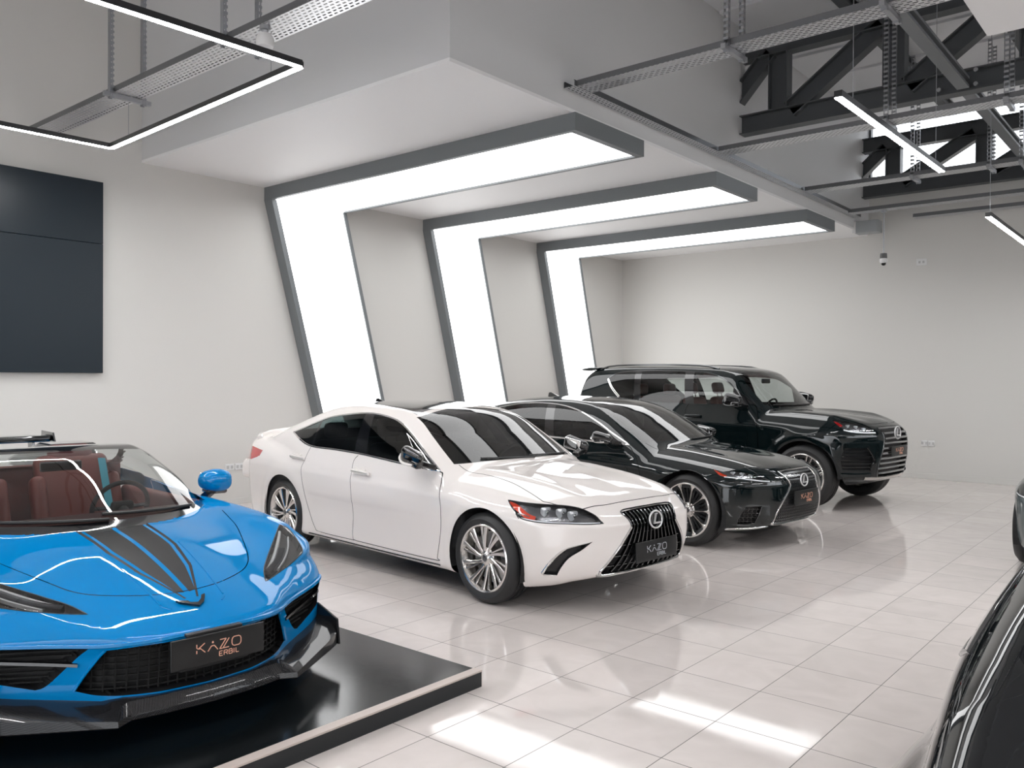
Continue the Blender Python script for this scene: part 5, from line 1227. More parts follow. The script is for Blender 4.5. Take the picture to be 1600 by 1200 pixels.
# ---------------------------------------------------------------- black suv
def black_suv():
    t = math.radians(5.35)
    root = thing('suv', 'tall glossy black suv with a wide grille of horizontal bars, nearest the back wall', 'car', (-4.11+.985*math.sin(t), 10.714+.985*math.cos(t), 0), -t)
    pm = paint('black suv paint', (.003, .007, .008), .25)
    cb = CarBuild(root, lx_surface(), (-4.3, 0, .22), (.95, 1.1, 1.95), .023, pm); sh = cb.sh
    WB, R = 2.85, .405
    up = lambda C, FN: (FN[:, 1] > .12) & (C[:, 2] > 1.1)
    dlo = smooth_poly([(-3.04, 1.375, 1), (-3.22, 1.52), (-3.34, 1.655, 1), (-3.2, 1.73), (-3.0, 1.762), (-2.77, 1.778), (-2.3, 1.776), (-1.85, 1.760), (-1.52, 1.735), (-1.274, 1.66), (-1.037, 1.512), (-.77, 1.322, 1), (-1.1, 1.312), (-1.7, 1.302), (-2.4, 1.312), (-2.9, 1.325, 1)], 5)
    ws = smooth_poly([(-.02, 1.262, 1), (.4, 1.268), (.67, 1.31, 1), (.66, 1.5), (.63, 1.735, 1), (.4, 1.765), (-.02, 1.78, 1)], 5); wc = lambda C, FN: (FN[:, 0] > .25) & (C[:, 0] < -.4) & (C[:, 2] > 1.24)
    rw = smooth_poly([(-.02, 1.36, 1), (.72, 1.36, 1), (.66, 1.70, 1), (-.02, 1.72, 1)], 4); rc = lambda C, FN: (FN[:, 0] < -.3) & (C[:, 0] < -3.5)
    arches(cb, WB, R, .463)
    sh.cut(dlo, 'y', 'dlo', up); sh.cut(ws, 'x', 'windscreen', wc); sh.cut(rw, 'x', 'rear_window', rc)
    sh.cut([(-1.96, 1.85), (-1.80, 1.25), (-1.66, 1.25), (-1.80, 1.85)], 'y', 'pillar1', up, ('dlo',)); sh.cut([(-2.86, 1.85), (-2.72, 1.25), (-2.60, 1.25), (-2.74, 1.85)], 'y', 'pillar2', up, ('dlo',)); sh.cut([(-1.08, 1.6), (-1.05, 1.2), (-.6, 1.2), (-.6, 1.4)], 'y', 'pillar3', up, ('dlo',))
    sh.cut([(-1.85, 1.2), (0, 1.2), (0, 1.9), (-1.85, 1.9)], 'y', 'glass_f', up, ('dlo',)); sh.cut([(-2.7, 1.2), (-1.6, 1.2), (-1.6, 1.9), (-2.8, 1.9)], 'y', 'glass_r', up, ('dlo',)); sh.cut([(-3.5, 1.2), (-2.5, 1.2), (-2.5, 1.9), (-3.5, 1.9)], 'y', 'glass_q', up, ('dlo',))
    lc = lambda C, FN: (FN[:, 1] > .02) & (C[:, 1] > .25) & (C[:, 0] > 0)
    lamp = smooth_poly([(.30, 1.142, 1), (.42, 1.128), (.55, 1.10), (.67, 1.055), (.752, .99, 1), (.66, .985), (.55, 1.0), (.47, 1.03), (.40, 1.075)], 5); sh.cut(lamp, 'y', 'lamp', lc)
    gr = smooth_poly([(-.02, 1.06, 1), (.25, 1.058), (.385, 1.05, 1), (.365, .98), (.37, .9), (.395, .78), (.44, .62), (.45, .5), (.425, .43, 1), (.2, .425), (-.02, .425, 1)], 4); sh.cut(gr, 'x', 'grille', lambda C, FN: (FN[:, 0] > .1) & (C[:, 0] > .4))
    vent = smooth_poly([(.50, .80, 1), (.70, .80, 1), (.735, .66), (.70, .52, 1), (.47, .52, 1), (.46, .66)], 4); sh.cut(vent, 'y', 'vent', lc)
    hood = smooth_poly([(-.70, .78, 1), (-.3, .74), (.1, .73), (.35, .70), (.52, .62), (.60, .48), (.645, .3), (.655, -.02, 1)], 5, closed=False); tc = lambda C, FN: (FN[:, 2] > .2) & (C[:, 0] > -1.)
    sh.strip(hood, .006, 'z', 'gap', tc); sh.cut(np.vstack([hood, [(-.52, -.05)], [(-.62, .4)]]), 'z', 'hood', tc)
    fd = smooth_poly([(-.80, 1.31), (-.74, 1.28), (-.66, 1.1), (-.64, .8), (-.66, .45, 1), (-.72, .43), (-1.75, .43, 1), (-1.78, .5), (-1.78, .9), (-1.80, 1.2), (-1.75, 1.315)], 5, closed=False)
    rd = smooth_poly([(-1.78, .43), (-2.3, .43), (-2.38, .55), (-2.46, .8), (-2.60, 1.0), (-2.66, 1.2), (-2.64, 1.33)], 5, closed=False); sc = lambda C, FN: (FN[:, 1] > .1) & (C[:, 1] > .7)
    for l in (fd, rd): sh.strip(l, .007, 'y', 'gap', outside)
    sh.cut(np.vstack([fd, [(-1.7, 1.33), (-.9, 1.33)]]), 'y', 'front_door', sc); sh.cut(np.vstack([[(-1.79, .43)], rd[1:], [(-2.5, 1.36), (-1.75, 1.33), (-1.755, 1.30), (-1.805, 1.2), (-1.785, .9), (-1.785, .5)]]), 'y', 'rear_door', sc)
    sh.cut([(-3.88, 1.27), (-3.9, 1.12), (-4.4, 1.12), (-4.4, 1.27)], 'y', 'tail', lambda C, FN: (C[:, 0] < -3.7) & (C[:, 1] > .3))
    cb.panel('body', 'body', pm); cb.panel('hood', 'hood', pm)
    fdo = cb.panel('front_door', 'front_door', pm, mode='pair'); rdo = cb.panel('rear_door', 'rear_door', pm, mode='pair')
    for nm, tg in (('side_window', 'glass_f'), ('side_window', 'glass_r'), ('quarter_window', 'glass_q')): cb.panel(nm, tg, 'glass_clear', mode='pair')
    [cb.panel('window_pillar', 'pillar%d' % k, 'gloss_black', mode='pair') for k in (1, 2, 3)]; cb.panel('windscreen', 'windscreen', 'glass_clear'); cb.panel('rear_window', 'rear_window', 'glass_clear'); cb.panel('tail_lamp', 'tail', 'lamp_red', mode='pair')
    cb.lining(.035, [(dlo, 'y', up), (ws, 'x', wc), (rw, 'x', rc)], .5, 'liner', (-3.95, -.4))
    wheel_wells(cb, WB, .55, .96, R, .47, zlo=.34); wheels(root, WB, .985, R, .28, .29, 'suv', 'alloy')
    for rngs in ([(-3.04, 1.375), (-3.22, 1.52), (-3.34, 1.655)], [(-3.34, 1.655), (-3.2, 1.735), (-3.0, 1.768), (-2.77, 1.784), (-2.3, 1.782), (-1.85, 1.766), (-1.52, 1.741), (-1.27, 1.666), (-1.03, 1.516), (-.77, 1.322)]):
        P, N = cb.line(rngs, 'y', 5); cb.strip_part('window_trim', 'chrome' if len(rngs) < 4 else 'dark_chrome', root, [(P, N)], .032 if len(rngs) < 4 else .014, .006)
    # roof rails
    for sg in (1, -1):
        P = [cb.on(x, .60, 'z') for x in np.linspace(-1.45, -3.65, 14)]; m = MB(); m.tube([(p[0], sg*p[1], p[2]+.035*min(1, i*.8, (13-i)*.8)) for i, p in enumerate(P)], .014, 8); m.build('roof_rail', 'dark_chrome', root, smooth=True)
    m = MB(); m.prism([(-3.55, 1.835), (-3.8, 1.84), (-3.99, 1.815), (-3.98, 1.79), (-3.8, 1.78)], 'y', -.68, .68); m.build('roof_spoiler', pm, root, bevel=.012)
    # lamps
    lp = cb.panel('headlamp', 'lamp', 'lamp_lens', mode='pair'); cb.recess('lamp_housing', 'lamp', 'lamp_bowl', lp, .05, 'pair', dirn=(-.75, -.35, 0))
    m = MB(); q, n = cb.line([(.31, 1.130), (.35, 1.115), (.40, 1.09), (.435, 1.065)], 'y', 6, push=-.004); cb.ribbon(m, q, n, .045, .003, taper=[.4+.6*min(1, i/7) for i in range(len(q))]); cb.sides(m, 'side_marker', 'lamp_red', lp, smooth=True)
    for a, b in ((.50, 1.06), (.575, 1.045), (.65, 1.02)): p = cb.on(a, b); m = MB(); m.rounded((p[0]-.055, p[1]-.08, p[2]-.026), (p[0]-.014, p[1]-.02, p[2]+.026), .012); cb.sides(m, 'lamp_module', 'lamp_white', lp, smooth=True)
    m = MB(); q, n = cb.line([(.47, 1.025), (.55, 1.002), (.65, .99), (.74, .99)], 'y', 6, push=-.002); cb.ribbon(m, q, n, .018, .004); cb.sides(m, 'running_light', 'lamp_white', lp, smooth=True)
    # grille of horizontal bars
    cb.recess('grille_opening', 'grille', 'black_plastic', root, .07, dirn=(-1, 0, 0))
    for z in np.linspace(.47, 1.035, 10):
        ys = [y for y in np.linspace(-.47, .47, 48) if inside(gr, np.array([(abs(y), z)]))[0]]; P = []
        for y in ys: p = cb.on(abs(y), z, 'x'); P.append((p[0]-.004-.012*max(0, abs(y)/.4-.8), y, z+.006*(1-(y/.45)**2)))
        m = MB(); cb.ribbon(m, P, [(1, 0, .25)]*len(P), .030, .012); m.build('grille_bar', 'grille_bar', root, smooth=True)
    q, n = cb.line([(.37, .985), (.372, .9), (.397, .78), (.442, .62), (.453, .5), (.428, .425)], 'x', 5); cb.strip_part('grille_frame', 'dark_chrome', root, [(q, n)], .014, .008)
    q, n = cb.line([(0, .40), (.3, .402), (.5, .405), (.6, .41)], 'x', 5); cb.strip_part('skid_plate', 'alloy', root, [(q, n)], .05, .012)
    p = cb.on(0, .97, 'x'); oval_badge(root, (p[0]+.014, 0, .975), .08, .05); p = cb.on(0, .74, 'x'); plate(root, (p[0]+.02, 0, .745), .5, .13, 'copper', 0)
    vo = cb.recess('side_vent', 'vent', 'black_plastic', (root, root), .04, 'pair', dirn=(-.8, -.3, 0)); m = MB()
    for z in (.555, .6, .645, .69, .735, .775):
        Q = [(a, z) for a in np.linspace(.44, .74, 30) if inside(vent, np.array([(a, z)]))[0]]; q, n = cb.line(Q, 'y', raw=True, push=-.008); cb.ribbon(m, q, n, .014, .01)
    cb.sides(m, 'vent_slats', 'gloss_black', vo, smooth=True)
    q, n = cb.line([(.70, .81), (.745, .66), (.71, .51)], 'y', 6); cb.strip_part('vent_frame', 'gloss_black', root, [(q, n)], .03, .012)
    q, n = cb.line([(.42, .46), (.52, .455), (.62, .455), (.70, .46)], 'y', 6); cb.strip_part('bumper_ledge', pm, root, [(q, n)], .05, .03)
    for x, z, doors in ((-1.66, 1.135, fdo), (-2.52, 1.15, rdo)):
        p = cb.on(x, z); h = MB(); h.rounded((p[0]-.13, p[1]+.01, z-.018), (p[0]+.13, p[1]+.038, z+.018), .014); cb.sides(h, 'door_handle', pm, doors, smooth=True)
    m = MB(); q, n = cb.line([(-.7, .36), (-1.4, .36), (-2.3, .36)], 'y', 8); 
    for sg in (1, -1):
        b = MB(); b.rounded((-2.30, min(sg*.82, sg*.99), .34), (-.62, max(sg*.82, sg*.99), .39), .02); b.build('side_step', 'black_plastic', root, smooth=True)
    mirrors(root, -.96, 1.045, 1.375, .28, .19, 'gloss_black', pm, (-.82, .91, 1.29), .1, .12)
    for a, b in ((.60, .02), (.0, -.55)):
        P = []
        for t_ in np.linspace(0, 1, 9): y = a+(b-a)*t_; p = cb.on(abs(y), 1.30, 'x'); P.append((p[0]+.014, y, p[2]+.006))
        m = MB(); m.tube(P, .008, 6); m.build('wiper', 'black_plastic', root, smooth=True)
    sm = mat('dark red seat leather', (.10, .025, .02), .45); interior(root, -1.62, -2.55, .85, sm, [(-.62, .75), (-.62, 1.17), (-.80, 1.25), (-1.05, 1.25), (-1.12, 1.17), (-1.08, .8)], .70, (-1.2, .40, 1.2))
    p = MB(); p.rounded((-1.06, -.11, 1.60), (-1.03, .11, 1.67), .012); p.build('rear_view_mirror', 'black_plastic', root, smooth=True)
    return root
black_suv()
# ---------------------------------------------------------------- blue open sports car on the platform
def carbon():
    m = mat('carbon fibre', (.02, .02, .021), .25, coat=.6, spec=.2); N, L, b = nodes(m)
    tc = N.new('ShaderNodeTexCoord'); ck = N.new('ShaderNodeTexChecker'); ck.inputs['Scale'].default_value = 220; ck.inputs['Color1'].default_value = (.006, .006, .007, 1); ck.inputs['Color2'].default_value = (.028, .028, .03, 1)
    L.new(tc.outputs['Object'], ck.inputs['Vector']); L.new(ck.outputs[0], b.inputs['Base Color']); return m
def sports_car():
    root = thing('sports_car', 'bright blue open sports car with black bonnet stripes on the black platform', 'car', (-4.367, 2.111, .085), math.radians(-4.5))
    pm = paint('rapid blue paint', (.0, .215, .545), .3, coat=.7); g = vette_surface()
    cb = CarBuild(root, g, (-3.75, 0, .05), (1.0, 1.05, 1.25), .019, pm); sh = cb.sh
    WB, R = 2.72, .33
    lc = lambda C, FN: (FN[:, 0] > .02) & (C[:, 0] > .1)
    a = np.linspace(0, 2*PI, 72, endpoint=False)
    for x, r in ((0, .355), (-WB, .375)): sh.cut(np.stack([x+r*np.cos(a), r-.02+r*np.sin(a)], 1), 'y', 'hole', lambda C, FN: (C[:, 1] > .80) & (C[:, 2] < .70))
    # cockpit opening, side windows (lowered), windscreen
    up = lambda C, FN: (FN[:, 2] > .3) & (C[:, 2] > .85)
    sh.cut(smooth_poly([(-1.40, -.02, 1), (-1.42, .2), (-1.50, .50, 1), (-1.75, .56), (-2.05, .54, 1), (-2.08, .3), (-2.05, -.02, 1)], 4), 'z', 'hole', up)
    dlo = smooth_poly([(-.70, .775, 1), (-1.0, .905), (-1.25, 1.01), (-1.46, 1.075, 1), (-1.8, 1.065), (-2.08, .99, 1), (-2.1, .80, 1), (-1.4, .785)], 4)
    sc = lambda C, FN: (FN[:, 1] > .25) & (C[:, 2] > .74); sh.cut(dlo, 'y', 'hole', sc)
    ws = smooth_poly([(-.02, .748, 1), (.4, .748), (.70, .765, 1), (.655, .90), (.55, 1.078, 1), (.3, 1.096), (-.02, 1.10, 1)], 5); wc = lambda C, FN: (FN[:, 0] > .2) & (C[:, 0] < -.2) & (C[:, 2] > .74)
    sh.cut(ws, 'x', 'windscreen', wc)
    sh.cut([(-.02, .74), (.4, .74), (.74, .755), (.735, .775), (.66, .782), (.4, .772), (-.02, .77)], 'x', 'cowl', wc, ('windscreen', 'body'))
    frame = smooth_poly([(-.02, .73, 1), (.60, .73), (.775, .76, 1), (.71, .90), (.61, 1.14, 1), (-.02, 1.15, 1)], 4); sh.cut(frame, 'x', 'ws_frame', lambda C, FN: (C[:, 0] < -.3) & (C[:, 0] > -1.75) & (C[:, 2] > .765))
    sh.cut([(-3.3, -.05), (-1.5, -.05), (-1.5, .76), (-2.6, .74), (-3.3, .66)], 'z', 'deck', lambda C, FN: (FN[:, 2] > .15) & (C[:, 2] > .79))
    sh.cut([(-2.9, .80), (-1.5, .80), (-1.5, 1.2), (-2.9, 1.2)], 'y', 'deck', lambda C, FN: (C[:, 2] > .79) & (C[:, 1] < .86))
    # lamps, bonnet, stripes
    lamp = smooth_poly([(.604, .430, 1), (.539, .531), (.474, .645), (.415, .735), (.364, .792), (.258, .823), (.12, .846), (.06, .825, 1), (.239, .676), (.403, .546), (.50, .478)], 5); sh.cut(lamp, 'z', 'lamp', lambda C, FN: FN[:, 2] > .1)
    hood = smooth_poly([(-.44, .715, 1), (-.25, .67), (-.054, .622), (.30, .490), (.43, .42), (.52, .327), (.598, .19), (.628, .06), (.63, -.02, 1)], 5, closed=False); tc = lambda C, FN: (FN[:, 2] > .2) & (C[:, 0] > -.75) & (C[:, 2] < .775)
    st = lambda C, FN: (FN[:, 2] > .2) & (C[:, 0] > -.6)
    sh.strip(hood, .005, 'z', 'gap', tc)
    sh.cut([(-.5, .012), (.64, .012), (.63, .045), (.40, .100), (.123, .142), (-.5, .160)], 'z', 'stripe', st)
    sh.cut([(-.5, .176), (.123, .160), (.40, .118), (.69, .024), (.69, .034), (.40, .134), (.123, .178), (-.5, .196)], 'z', 'thin_stripe', st)
    sh.cut(np.vstack([hood, [(-.3, -.05)], [(-.44, .5)]]), 'z', 'hood', tc)
    # intakes
    fc = lambda C, FN: (FN[:, 0] > .12) & (C[:, 0] > .25)
    cen = smooth_poly([(-.02, .420, 1), (.164, .416), (.296, .411), (.412, .400, 1), (.47, .30), (.503, .222, 1), (.44, .203), (.37, .196, 1), (-.02, .193, 1)], 4); sh.cut(cen, 'x', 'intake', fc)
    out = smooth_poly([(.462, .416, 1), (.65, .420), (.862, .425, 1), (.855, .30, 1), (.63, .235, 1), (.585, .26)], 4); sh.cut(out, 'x', 'side_intake', fc)
    fd = smooth_poly([(-.74, .74), (-.62, .60), (-.60, .4), (-.70, .2, 1), (-1.75, .2, 1), (-1.95, .45), (-2.0, .77)], 5, closed=False); sh.strip(fd, .005, 'y', 'gap', outside)
    sh.cut(np.vstack([fd, [(-1.4, .78)]]), 'y', 'door', lambda C, FN: (FN[:, 1] > .1) & (C[:, 1] > .6))
    cb.panel('body', 'body', pm); cb.panel('hood', 'hood', pm); MT['stripe'] = mat('satin black stripe', (.005, .005, .006), .38, spec=.15); cb.panel('bonnet_stripe', 'stripe', 'stripe'); cb.panel('bonnet_pinstripe', 'thin_stripe', 'stripe'); cb.panel('windscreen', 'windscreen', 'glass_clear')
    cb.panel('windscreen_frame', ('ws_frame', 'cowl'), 'gloss_black'); cb.panel('rear_deck', 'deck', 'gloss_black'); cb.panel('door', 'door', pm, mode='pair')
    # lining of the cockpit
    li = MB(); li.rounded((-2.1, -.74, .12), (-.5, .74, .2), .02)
    for sg in (1, -1): li.rounded((-2.05, min(sg*.70, sg*.80), .15), (-.62, max(sg*.70, sg*.80), .755), .03)
    li.rounded((-2.25, -.74, .15), (-2.12, .74, .93), .03); li.build('cockpit_lining', mat('red brown trim', (.12, .022, .016), .6), root, smooth=True)
    wheel_wells(cb, WB, .68, .90, R-.02, .345, zlo=.10); wheels(root, WB, .905, R, .25, .25, 'plain', 'alloy_dark')
    # lamps
    lp = cb.panel('headlamp', 'lamp', 'lamp_lens', mode='pair'); cb.recess('lamp_housing', 'lamp', mat('smoked lamp bowl', (.34, .33, .32), .3, .7), lp, .05, 'pair', dirn=(-.35, -.1, -.8))
    for pts, w_ in (([(.12, .79), (.25, .70), (.38, .60), (.47, .52)], .02), ([(.20, .80), (.30, .74), (.40, .66), (.48, .575)], .012)):
        m = MB(); q, n = cb.line(pts, 'z', 6, push=-.02); cb.ribbon(m, q, n, w_, .012); cb.sides(m, 'running_light', mat('lamp strip', (.8, .8, .8), .3), lp, smooth=True)
    m = MB(); q, n = cb.line([(.50, .50), (.40, .62), (.30, .70)], 'z', 5, push=-.035); cb.ribbon(m, q, n, .05, .03); cb.sides(m, 'lamp_module', 'lamp_bowl', lp, smooth=True)
    m = MB(); q, n = cb.line(lamp, 'z', raw=True); cb.ribbon(m, q, n, .006, .0015, True); cb.sides(m, 'lamp_seal', 'black_plastic', lp, smooth=True)
    # raised creases on the bonnet
    for pts in ([(.10, .20), (.40, .175), (.70, .150)], [(.715, .150), (.745, .122)]):
        q, n = cb.line(pts, 'z', 8); cb.strip_part('bonnet_crease', pm, root, [(q, n)], .008, .004)
    q, n = cb.line([(0, .434), (.2, .431), (.35, .425), (.46, .420), (.65, .428), (.80, .436), (.87, .45)], 'x', 6); cb.strip_part('bumper_ridge', pm, root, [(q, n)], .02, .010)
    # intake insides
    io = cb.recess('intake', 'intake', 'black_plastic', root, .09, dirn=(-1, 0, 0)); so = cb.recess('side_intake', 'side_intake', 'black_plastic', (root, root), .10, 'pair', dirn=(-1, 0, 0))
    m = MB()
    for z in np.arange(.215, .40, .028):
        ys = [y for y in np.linspace(-.5, .5, 40) if inside(cen, np.array([(abs(y), z)]))[0]]; P = []
        for y in ys: p = cb.on(abs(y), z, 'x'); P.append((p[0]-.06, y, z))
        cb.ribbon(m, P, [(1, 0, 0)]*len(P), .006, .01)
    for y in np.arange(-.44, .45, .04):
        zs = [z for z in np.linspace(.2, .41, 12) if inside(cen, np.array([(abs(y), z)]))[0]]
        P = [(cb.on(abs(y), z, 'x')[0]-.06, y, z) for z in zs]
        if len(P) > 1: cb.ribbon(m, P, [(1, 0, 0)]*len(P), .006, .01)
    m.build('intake_mesh', 'seam', io[0])
    m = MB()
    for z in np.arange(.26, .40, .022):
        ys = [y for y in np.linspace(.45, .87, 24) if inside(out, np.array([(y, z)]))[0]]
        P = [(cb.on(y, z, 'x')[0]-.05, y, z) for y in ys]
        if len(P) > 1: cb.ribbon(m, P, [(1, 0, 0)]*len(P), .008, .01)
    cb.sides(m, 'intake_mesh', 'seam', so, smooth=True)
    m = MB(); P = [(cb.on(y, z, 'x')[0]-.008, y, z) for y, z in zip(np.linspace(.50, .85, 10), np.linspace(.335, .375, 10))]; cb.ribbon(m, P, [(1, 0, 0)]*len(P), .02, .02); cb.sides(m, 'intake_fin', 'gloss_black', so, smooth=True)
    for pts in ([(.415, .40), (.47, .30), (.506, .222)],): q, n = cb.line(pts, 'x', 6); cb.strip_part('intake_edge', pm, root, [(q, n)], .012, .006)
    # carbon splitter with stepped outer winglets
    cf = carbon(); s_ = MB(); ys = np.array([0, .1, .2, .3, .35, .395, .42, .5, .6, .7, .78, .84, .865])
    xo = np.interp(ys, [0, .2, .35, .42, .6, .75, .85, .865], [.925, .912, .885, .93, .805, .70, .625, .60]); V = []
    for y, x in zip(ys, xo):
        w = 0 if y < .36 else min(1, (y-.36)/.06); e = max(0, (y-.42)/.44)
        p = cb.on(min(y, .85), .19, 'x'); xi = p[0]-.03 if p is not None else x-.1
        xi = min(xi, x-.05); zt = .190-.012*w+.055*e**1.5
        V += [(xi, y, zt), (x-.035-.03*w, y, zt-.004-.012*w), (x-.004, y, .142+.035*e), (x, y, .118+.0*e), (x-.006, y, .112), (xi, y, .105)]
    n = len(ys); F = [[i*6+k, i*6+(k+1) % 6, (i+1)*6+(k+1) % 6, (i+1)*6+k] for i in range(n-1) for k in range(6)]+[[(n-1)*6+k for k in range(6)]]
    s_.raw(V, [f[::-1] for f in F]); s_.mirror_y(); s_.build('front_splitter', cf, root, smooth=True)
    for sg in (1, -1):
        s_ = MB(); s_.prism([(.62, .11), (.60, .245), (.40, .30), (.20, .17), (.20, .11)], 'y', min(sg*.862, sg*.875), max(sg*.862, sg*.875)); s_.build('splitter_endplate', cf, root, bevel=.003)
        s_ = MB(); s_.prism([(-.38, .09), (-2.3, .09), (-2.3, .125), (-.38, .125)], 'y', min(sg*.90, sg*.97), max(sg*.90, sg*.97)); s_.build('side_skirt', cf, root, bevel=.003)
    plate(root, (.945, .01, .363), .44, .135, 'copper', 0)
    m = MB(); m.rounded((.90, -.13, .425), (.935, .13, .442), .005); m.rounded((.88, -.16, .28), (.93, .16, .30), .005); m.build('plate_holder', 'black_plastic', root, smooth=True)
    # winged badge
    c0 = cb.on(.752, .0, 'z'); nrm = gradient(g, c0[None])[0]; nrm = Vector(nrm).normalized(); e1 = Vector((0, 1, 0)); e2 = nrm.cross(e1)*-1
    if e2.x > 0: e2 = -e2
    b = MB()
    for poly in ([(0, 0), (.004, .026), (-.030, .036), (-.034, .050), (-.085, .066), (-.07, .046), (-.03, .018)], [(0, 0), (.03, .022), (.052, .062), (.060, .082), (.040, .076), (.028, .05), (.004, .026)]):
        q0 = [Vector(c0)+e1*u+e2*(v-.02)+nrm*.002 for u, v in poly]; q1 = [p+nrm*.010 for p in q0]; n = len(poly)
        b.raw(q0+q1, [list(range(n)), list(range(n, 2*n))[::-1]]+[[i, n+i, n+(i+1) % n, (i+1) % n] for i in range(n)])
    bo = b.build('winged_badge', 'gloss_black', root)
    # mirrors
    for sg in (1, -1):
        m = MB(); m.superell((0, 0, 0), (.10, .108, .078), .75); m.v = [(a_ if a_ > -.045 else -.045-(abs(a_)-.045)*.45, b_, c_*(1-.15*max(0, -b_*sg/.1))) for a_, b_, c_ in m.v]
        o = m.build('side_mirror', pm, root, smooth=True); o.location = (-1.03, sg*.955, .855); o.rotation_euler = (0, 0, sg*-.12)
        m = MB(); m.rounded((-.078, -.075, -.05), (-.068, .075, .05), .005); m.build('mirror_glass', 'chrome', o, smooth=True)
        m = MB(); m.bar((-.01, -sg*.0, -.06), (.10, -sg*.16, -.135), .07, .026, (0, 0, 1)); m.rounded((-.07, -.07, -.088), (.06, .07, -.05), .018); m.build('mirror_arm', 'gloss_black', o, bevel=.006)
    # wipers
    for a0, b0 in (((.56, .775), (-.02, .80)), ((.0, .775), (-.52, .79))):
        P = []
        for t in np.linspace(0, 1, 9): y = a0[0]+(b0[0]-a0[0])*t; z = a0[1]+(b0[1]-a0[1])*t; p = cb.on(abs(y), z, 'x'); P.append((p[0]+.012, y, p[2]+.006))
        m = MB(); m.tube(P, .009, 6); m.build('wiper', 'black_plastic', root, smooth=True)
    # cockpit
    sm = mat('red brown seat leather', (.13, .022, .015), .45)
    for y in (.37, -.37):
        so_ = seat(root, -1.62, y, .36, sm, .50, .36, False, .74); bk = so_.children[0]
        k = MB(); k.rounded((-.05, -.15, .60), (.06, .15, .82), .05); k.build('headrest', mat('dark red headrest', (.09, .012, .012), .5), so_, smooth=True).location = bk.location
        so_.children[-1].rotation_euler = (0, -.36, 0)
        bl = MB(); bl.bar((-1.60, y+.10, .62), (-1.86, y+.13, .98), .05, .006, (1, 0, .6)); bl.bar((-1.60, y+.10, .62), (-1.42, y-.16, .40), .05, .006, (1, 0, .6)); bl.build('seat_belt', mat('blue belt webbing', (.03, .25, .33), .7), root)
    dash(root, [(-.42, .45), (-.42, .70), (-.60, .742), (-.85, .745), (-1.0, .70), (-1.02, .5)], .70, mat('dark red dash', (.07, .020, .017), .6)); steering_wheel(root, -1.16, .37, .72, .175, .35)
    m = MB(); m.prism([(-1.02, .40), (-.95, .69), (-1.25, .64), (-1.9, .55), (-1.9, .40)], 'y', -.13, .10); m.build('centre_console', 'liner', root, bevel=.015)
    m = MB(); m.rounded((-1.14, -.12, .985), (-1.11, .12, 1.045), .012); m.build('rear_view_mirror', 'gloss_black', root, smooth=True)
    for sg in (1, -1): m = MB(); m.bar((-.75, sg*.70, .60), (-1.9, sg*.71, .62), .05, .05, (0, 0, 1)); m.build('door_armrest', sm, root, bevel=.015)
    # rear: fairings behind the seats and the high wing
    for y in (.40, -.40):
        m = MB(); P = [(-2.10, .95), (-2.13, 1.075), (-2.4, 1.075), (-2.9, .97), (-3.2, .90), (-3.2, .85), (-2.1, .85)]; m.prism(P, 'y', y-.17, y+.17); m.build('headrest_fairing', 'gloss_black', root, bevel=.06)
    m = MB(); m.rounded((-3.62, -.63, 1.005), (-3.36, .63, 1.06), .025); w_ = m.build('rear_wing', 'gloss_black', root, smooth=True)
    for sg in (1, -1):
        m = MB(); m.prism([(-3.66, .985), (-3.30, .99), (-3.36, 1.085), (-3.66, 1.09)], 'y', min(sg*.63, sg*.645), max(sg*.63, sg*.645)); m.build('wing_endplate', 'gloss_black', w_, bevel=.003)
        m = MB(); m.bar((-3.46, sg*.5, .85), (-3.48, sg*.5, 1.01), .12, .02, (0, 1, 0)); m.build('wing_support', 'gloss_black', w_)
    for sg in (1, -1): m = MB(); m.rounded((-3.66, min(sg*.45, sg*.85), .72), (-3.58, max(sg*.45, sg*.85), .80), .02); m.build('tail_lamp', 'lamp_red', root, smooth=True)
    return root
sports_car()
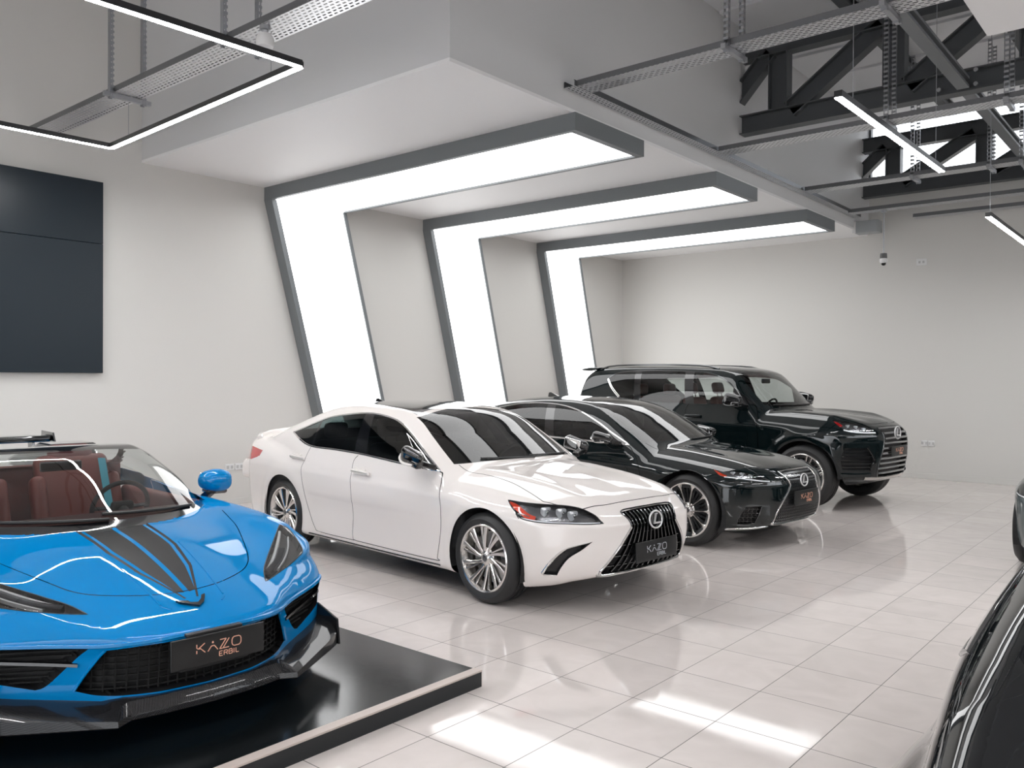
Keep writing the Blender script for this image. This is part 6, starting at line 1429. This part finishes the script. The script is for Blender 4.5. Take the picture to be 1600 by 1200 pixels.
# ---------------------------------------------------------------- two cars cut off by the right edge
def edge_car(label, loc, yaw, pm, surf, ext, WB, R, rr, style):
    root = thing('sedan', label, 'car', loc, yaw)
    cb = CarBuild(root, surf(), ext[0], ext[1], .027, pm); sh = cb.sh
    up = lambda C, FN: (FN[:, 1] > .12) & (C[:, 2] > .7)
    dlo = smooth_poly([(-2.915, 1.113, 1), (-2.51, 1.235), (-2.29, 1.290), (-1.83, 1.334), (-1.47, 1.308), (-1.246, 1.255), (-1.01, 1.152), (-.605, .922, 1), (-1.55, .985), (-2.5, 1.012)], 4)
    ws = smooth_poly([(-.02, .985, 1), (.69, .966, 1), (.6, 1.318, 1), (.2, 1.383), (-.02, 1.392, 1)], 4); wc = lambda C, FN: (FN[:, 0] > .2) & (C[:, 0] < -.3)
    arches(cb, WB, R, R+.04)
    sh.cut(dlo, 'y', 'glass', up); sh.cut(ws, 'x', 'windscreen', wc)
    sh.cut([(-1.86, 1.36), (-1.70, .96), (-1.6, .96), (-1.76, 1.36)], 'y', 'pillar', up, ('glass',))
    lamp = smooth_poly([(.183, .778, 1), (.40, .768), (.582, .757), (.755, .687), (.797, .645, 1), (.64, .648), (.445, .657), (.315, .695, 1)], 4); sh.cut(lamp, 'y', 'lamp', lambda C, FN: (FN[:, 1] > .02) & (C[:, 1] > .3) & (C[:, 0] > 0))
    gr = smooth_poly([(-.02, .70, 1), (.28, .695, 1), (.34, .52), (.42, .30, 1), (-.02, .27, 1)], 3); sh.cut(gr, 'x', 'grille', lambda C, FN: (FN[:, 0] > .1) & (C[:, 0] > .5))
    hood = smooth_poly([(-.56, .70, 1), (-.3, .68), (0, .69), (.25, .72), (.43, .70), (.6, .58), (.69, .4), (.71, -.02, 1)], 4, closed=False); sh.strip(hood, .006, 'z', 'gap', lambda C, FN: (FN[:, 2] > .2) & (C[:, 0] > -.75))
    fd = smooth_poly([(-.60, .915), (-.48, .72), (-.475, .55), (-.53, .254, 1), (-1.66, .235, 1), (-1.675, .608), (-1.65, .975)], 4, closed=False); sh.strip(fd, .006, 'y', 'gap', outside)
    cb.panel('body', 'body', pm); cb.panel('side_window', ('glass',), 'glass_tint', mode='pair'); cb.panel('window_pillar', 'pillar', 'gloss_black', mode='pair'); cb.panel('windscreen', 'windscreen', 'glass_front')
    lp = cb.panel('headlamp', 'lamp', 'lamp_lens', mode='pair'); cb.recess('lamp_housing', 'lamp', 'lamp_bowl', lp, .05, 'pair', dirn=(-.75, -.35, 0))
    m = MB(); q, n = cb.line([(.36, .675), (.55, .66), (.78, .65)], 'y', 6, push=-.004); cb.ribbon(m, q, n, .012, .004); cb.sides(m, 'running_light', 'lamp_white', lp, smooth=True)
    go = cb.recess('grille_opening', 'grille', 'black_plastic', root, .05, dirn=(-1, 0, 0)); m = MB()
    for z in np.linspace(.32, .66, 7):
        ys = [y for y in np.linspace(-.45, .45, 24) if inside(gr, np.array([(abs(y), z)]))[0]]; P = [(cb.on(abs(y), z, 'x')[0]-.02, y, z) for y in ys]; cb.ribbon(m, P, [(1, 0, 0)]*len(P), .014, .012)
    m.build('grille_slats', 'dark_chrome', root, smooth=True)
    cb.lining(.04, [(dlo, 'y', up), (ws, 'x', wc)], .34, 'liner', (-3.3, -.25)); wheel_wells(cb, WB, .55, .905, R, R+.05)
    wheels(root, WB, .918, R, .235, rr, style); P, N = cb.line(dlo, 'y', raw=True); cb.strip_part('window_trim', 'dark_chrome', root, [(P, N)], .014, .005, closed=True)
    p = cb.on(-1.54, .842); h = MB(); h.rounded((p[0]-.12, p[1]+.008, p[2]-.016), (p[0]+.12, p[1]+.032, p[2]+.016), .012); cb.sides(h, 'door_handle', pm, (root, root), smooth=True)
    seat(root, -1.45, .36, .52, MT['liner']); seat(root, -1.45, -.36, .52, MT['liner'])
    return root
EDGE = ((-4.12, 0, .1), (1.0, 1.0, 1.5))
edge_car('glossy black car nearest the camera, cut off by the bottom right corner', (.395, 4.80, 0), PI/2, paint('deep black paint', (.004, .005, .006), .25, spec=0.), es_surface, EDGE, 2.87, .335, .242, 'petal')
edge_car('grey green car of which only the flank and a tyre show at the right edge', (-.47, 8.9, 0), -PI/2, paint('grey green paint', (.10, .125, .13), .3, .3), es_surface, EDGE, 2.87, .335, .242, 'petal')
# unseen led bars added out of view to brighten floor and hall
bar_light((-2.2, .2, 3.80), (-2.2, 3.2, 3.80), 'unseen straight led bar overhead in the row nearest the camera', (.04, .96))
for x in (1.6, 5.2):
    for y in (-2.5, 3.2, 9.0): bar_light((x, y, 3.80), (x, y+3, 3.80), 'added unseen led bar brightening the right half of the hall', (.04, .96))
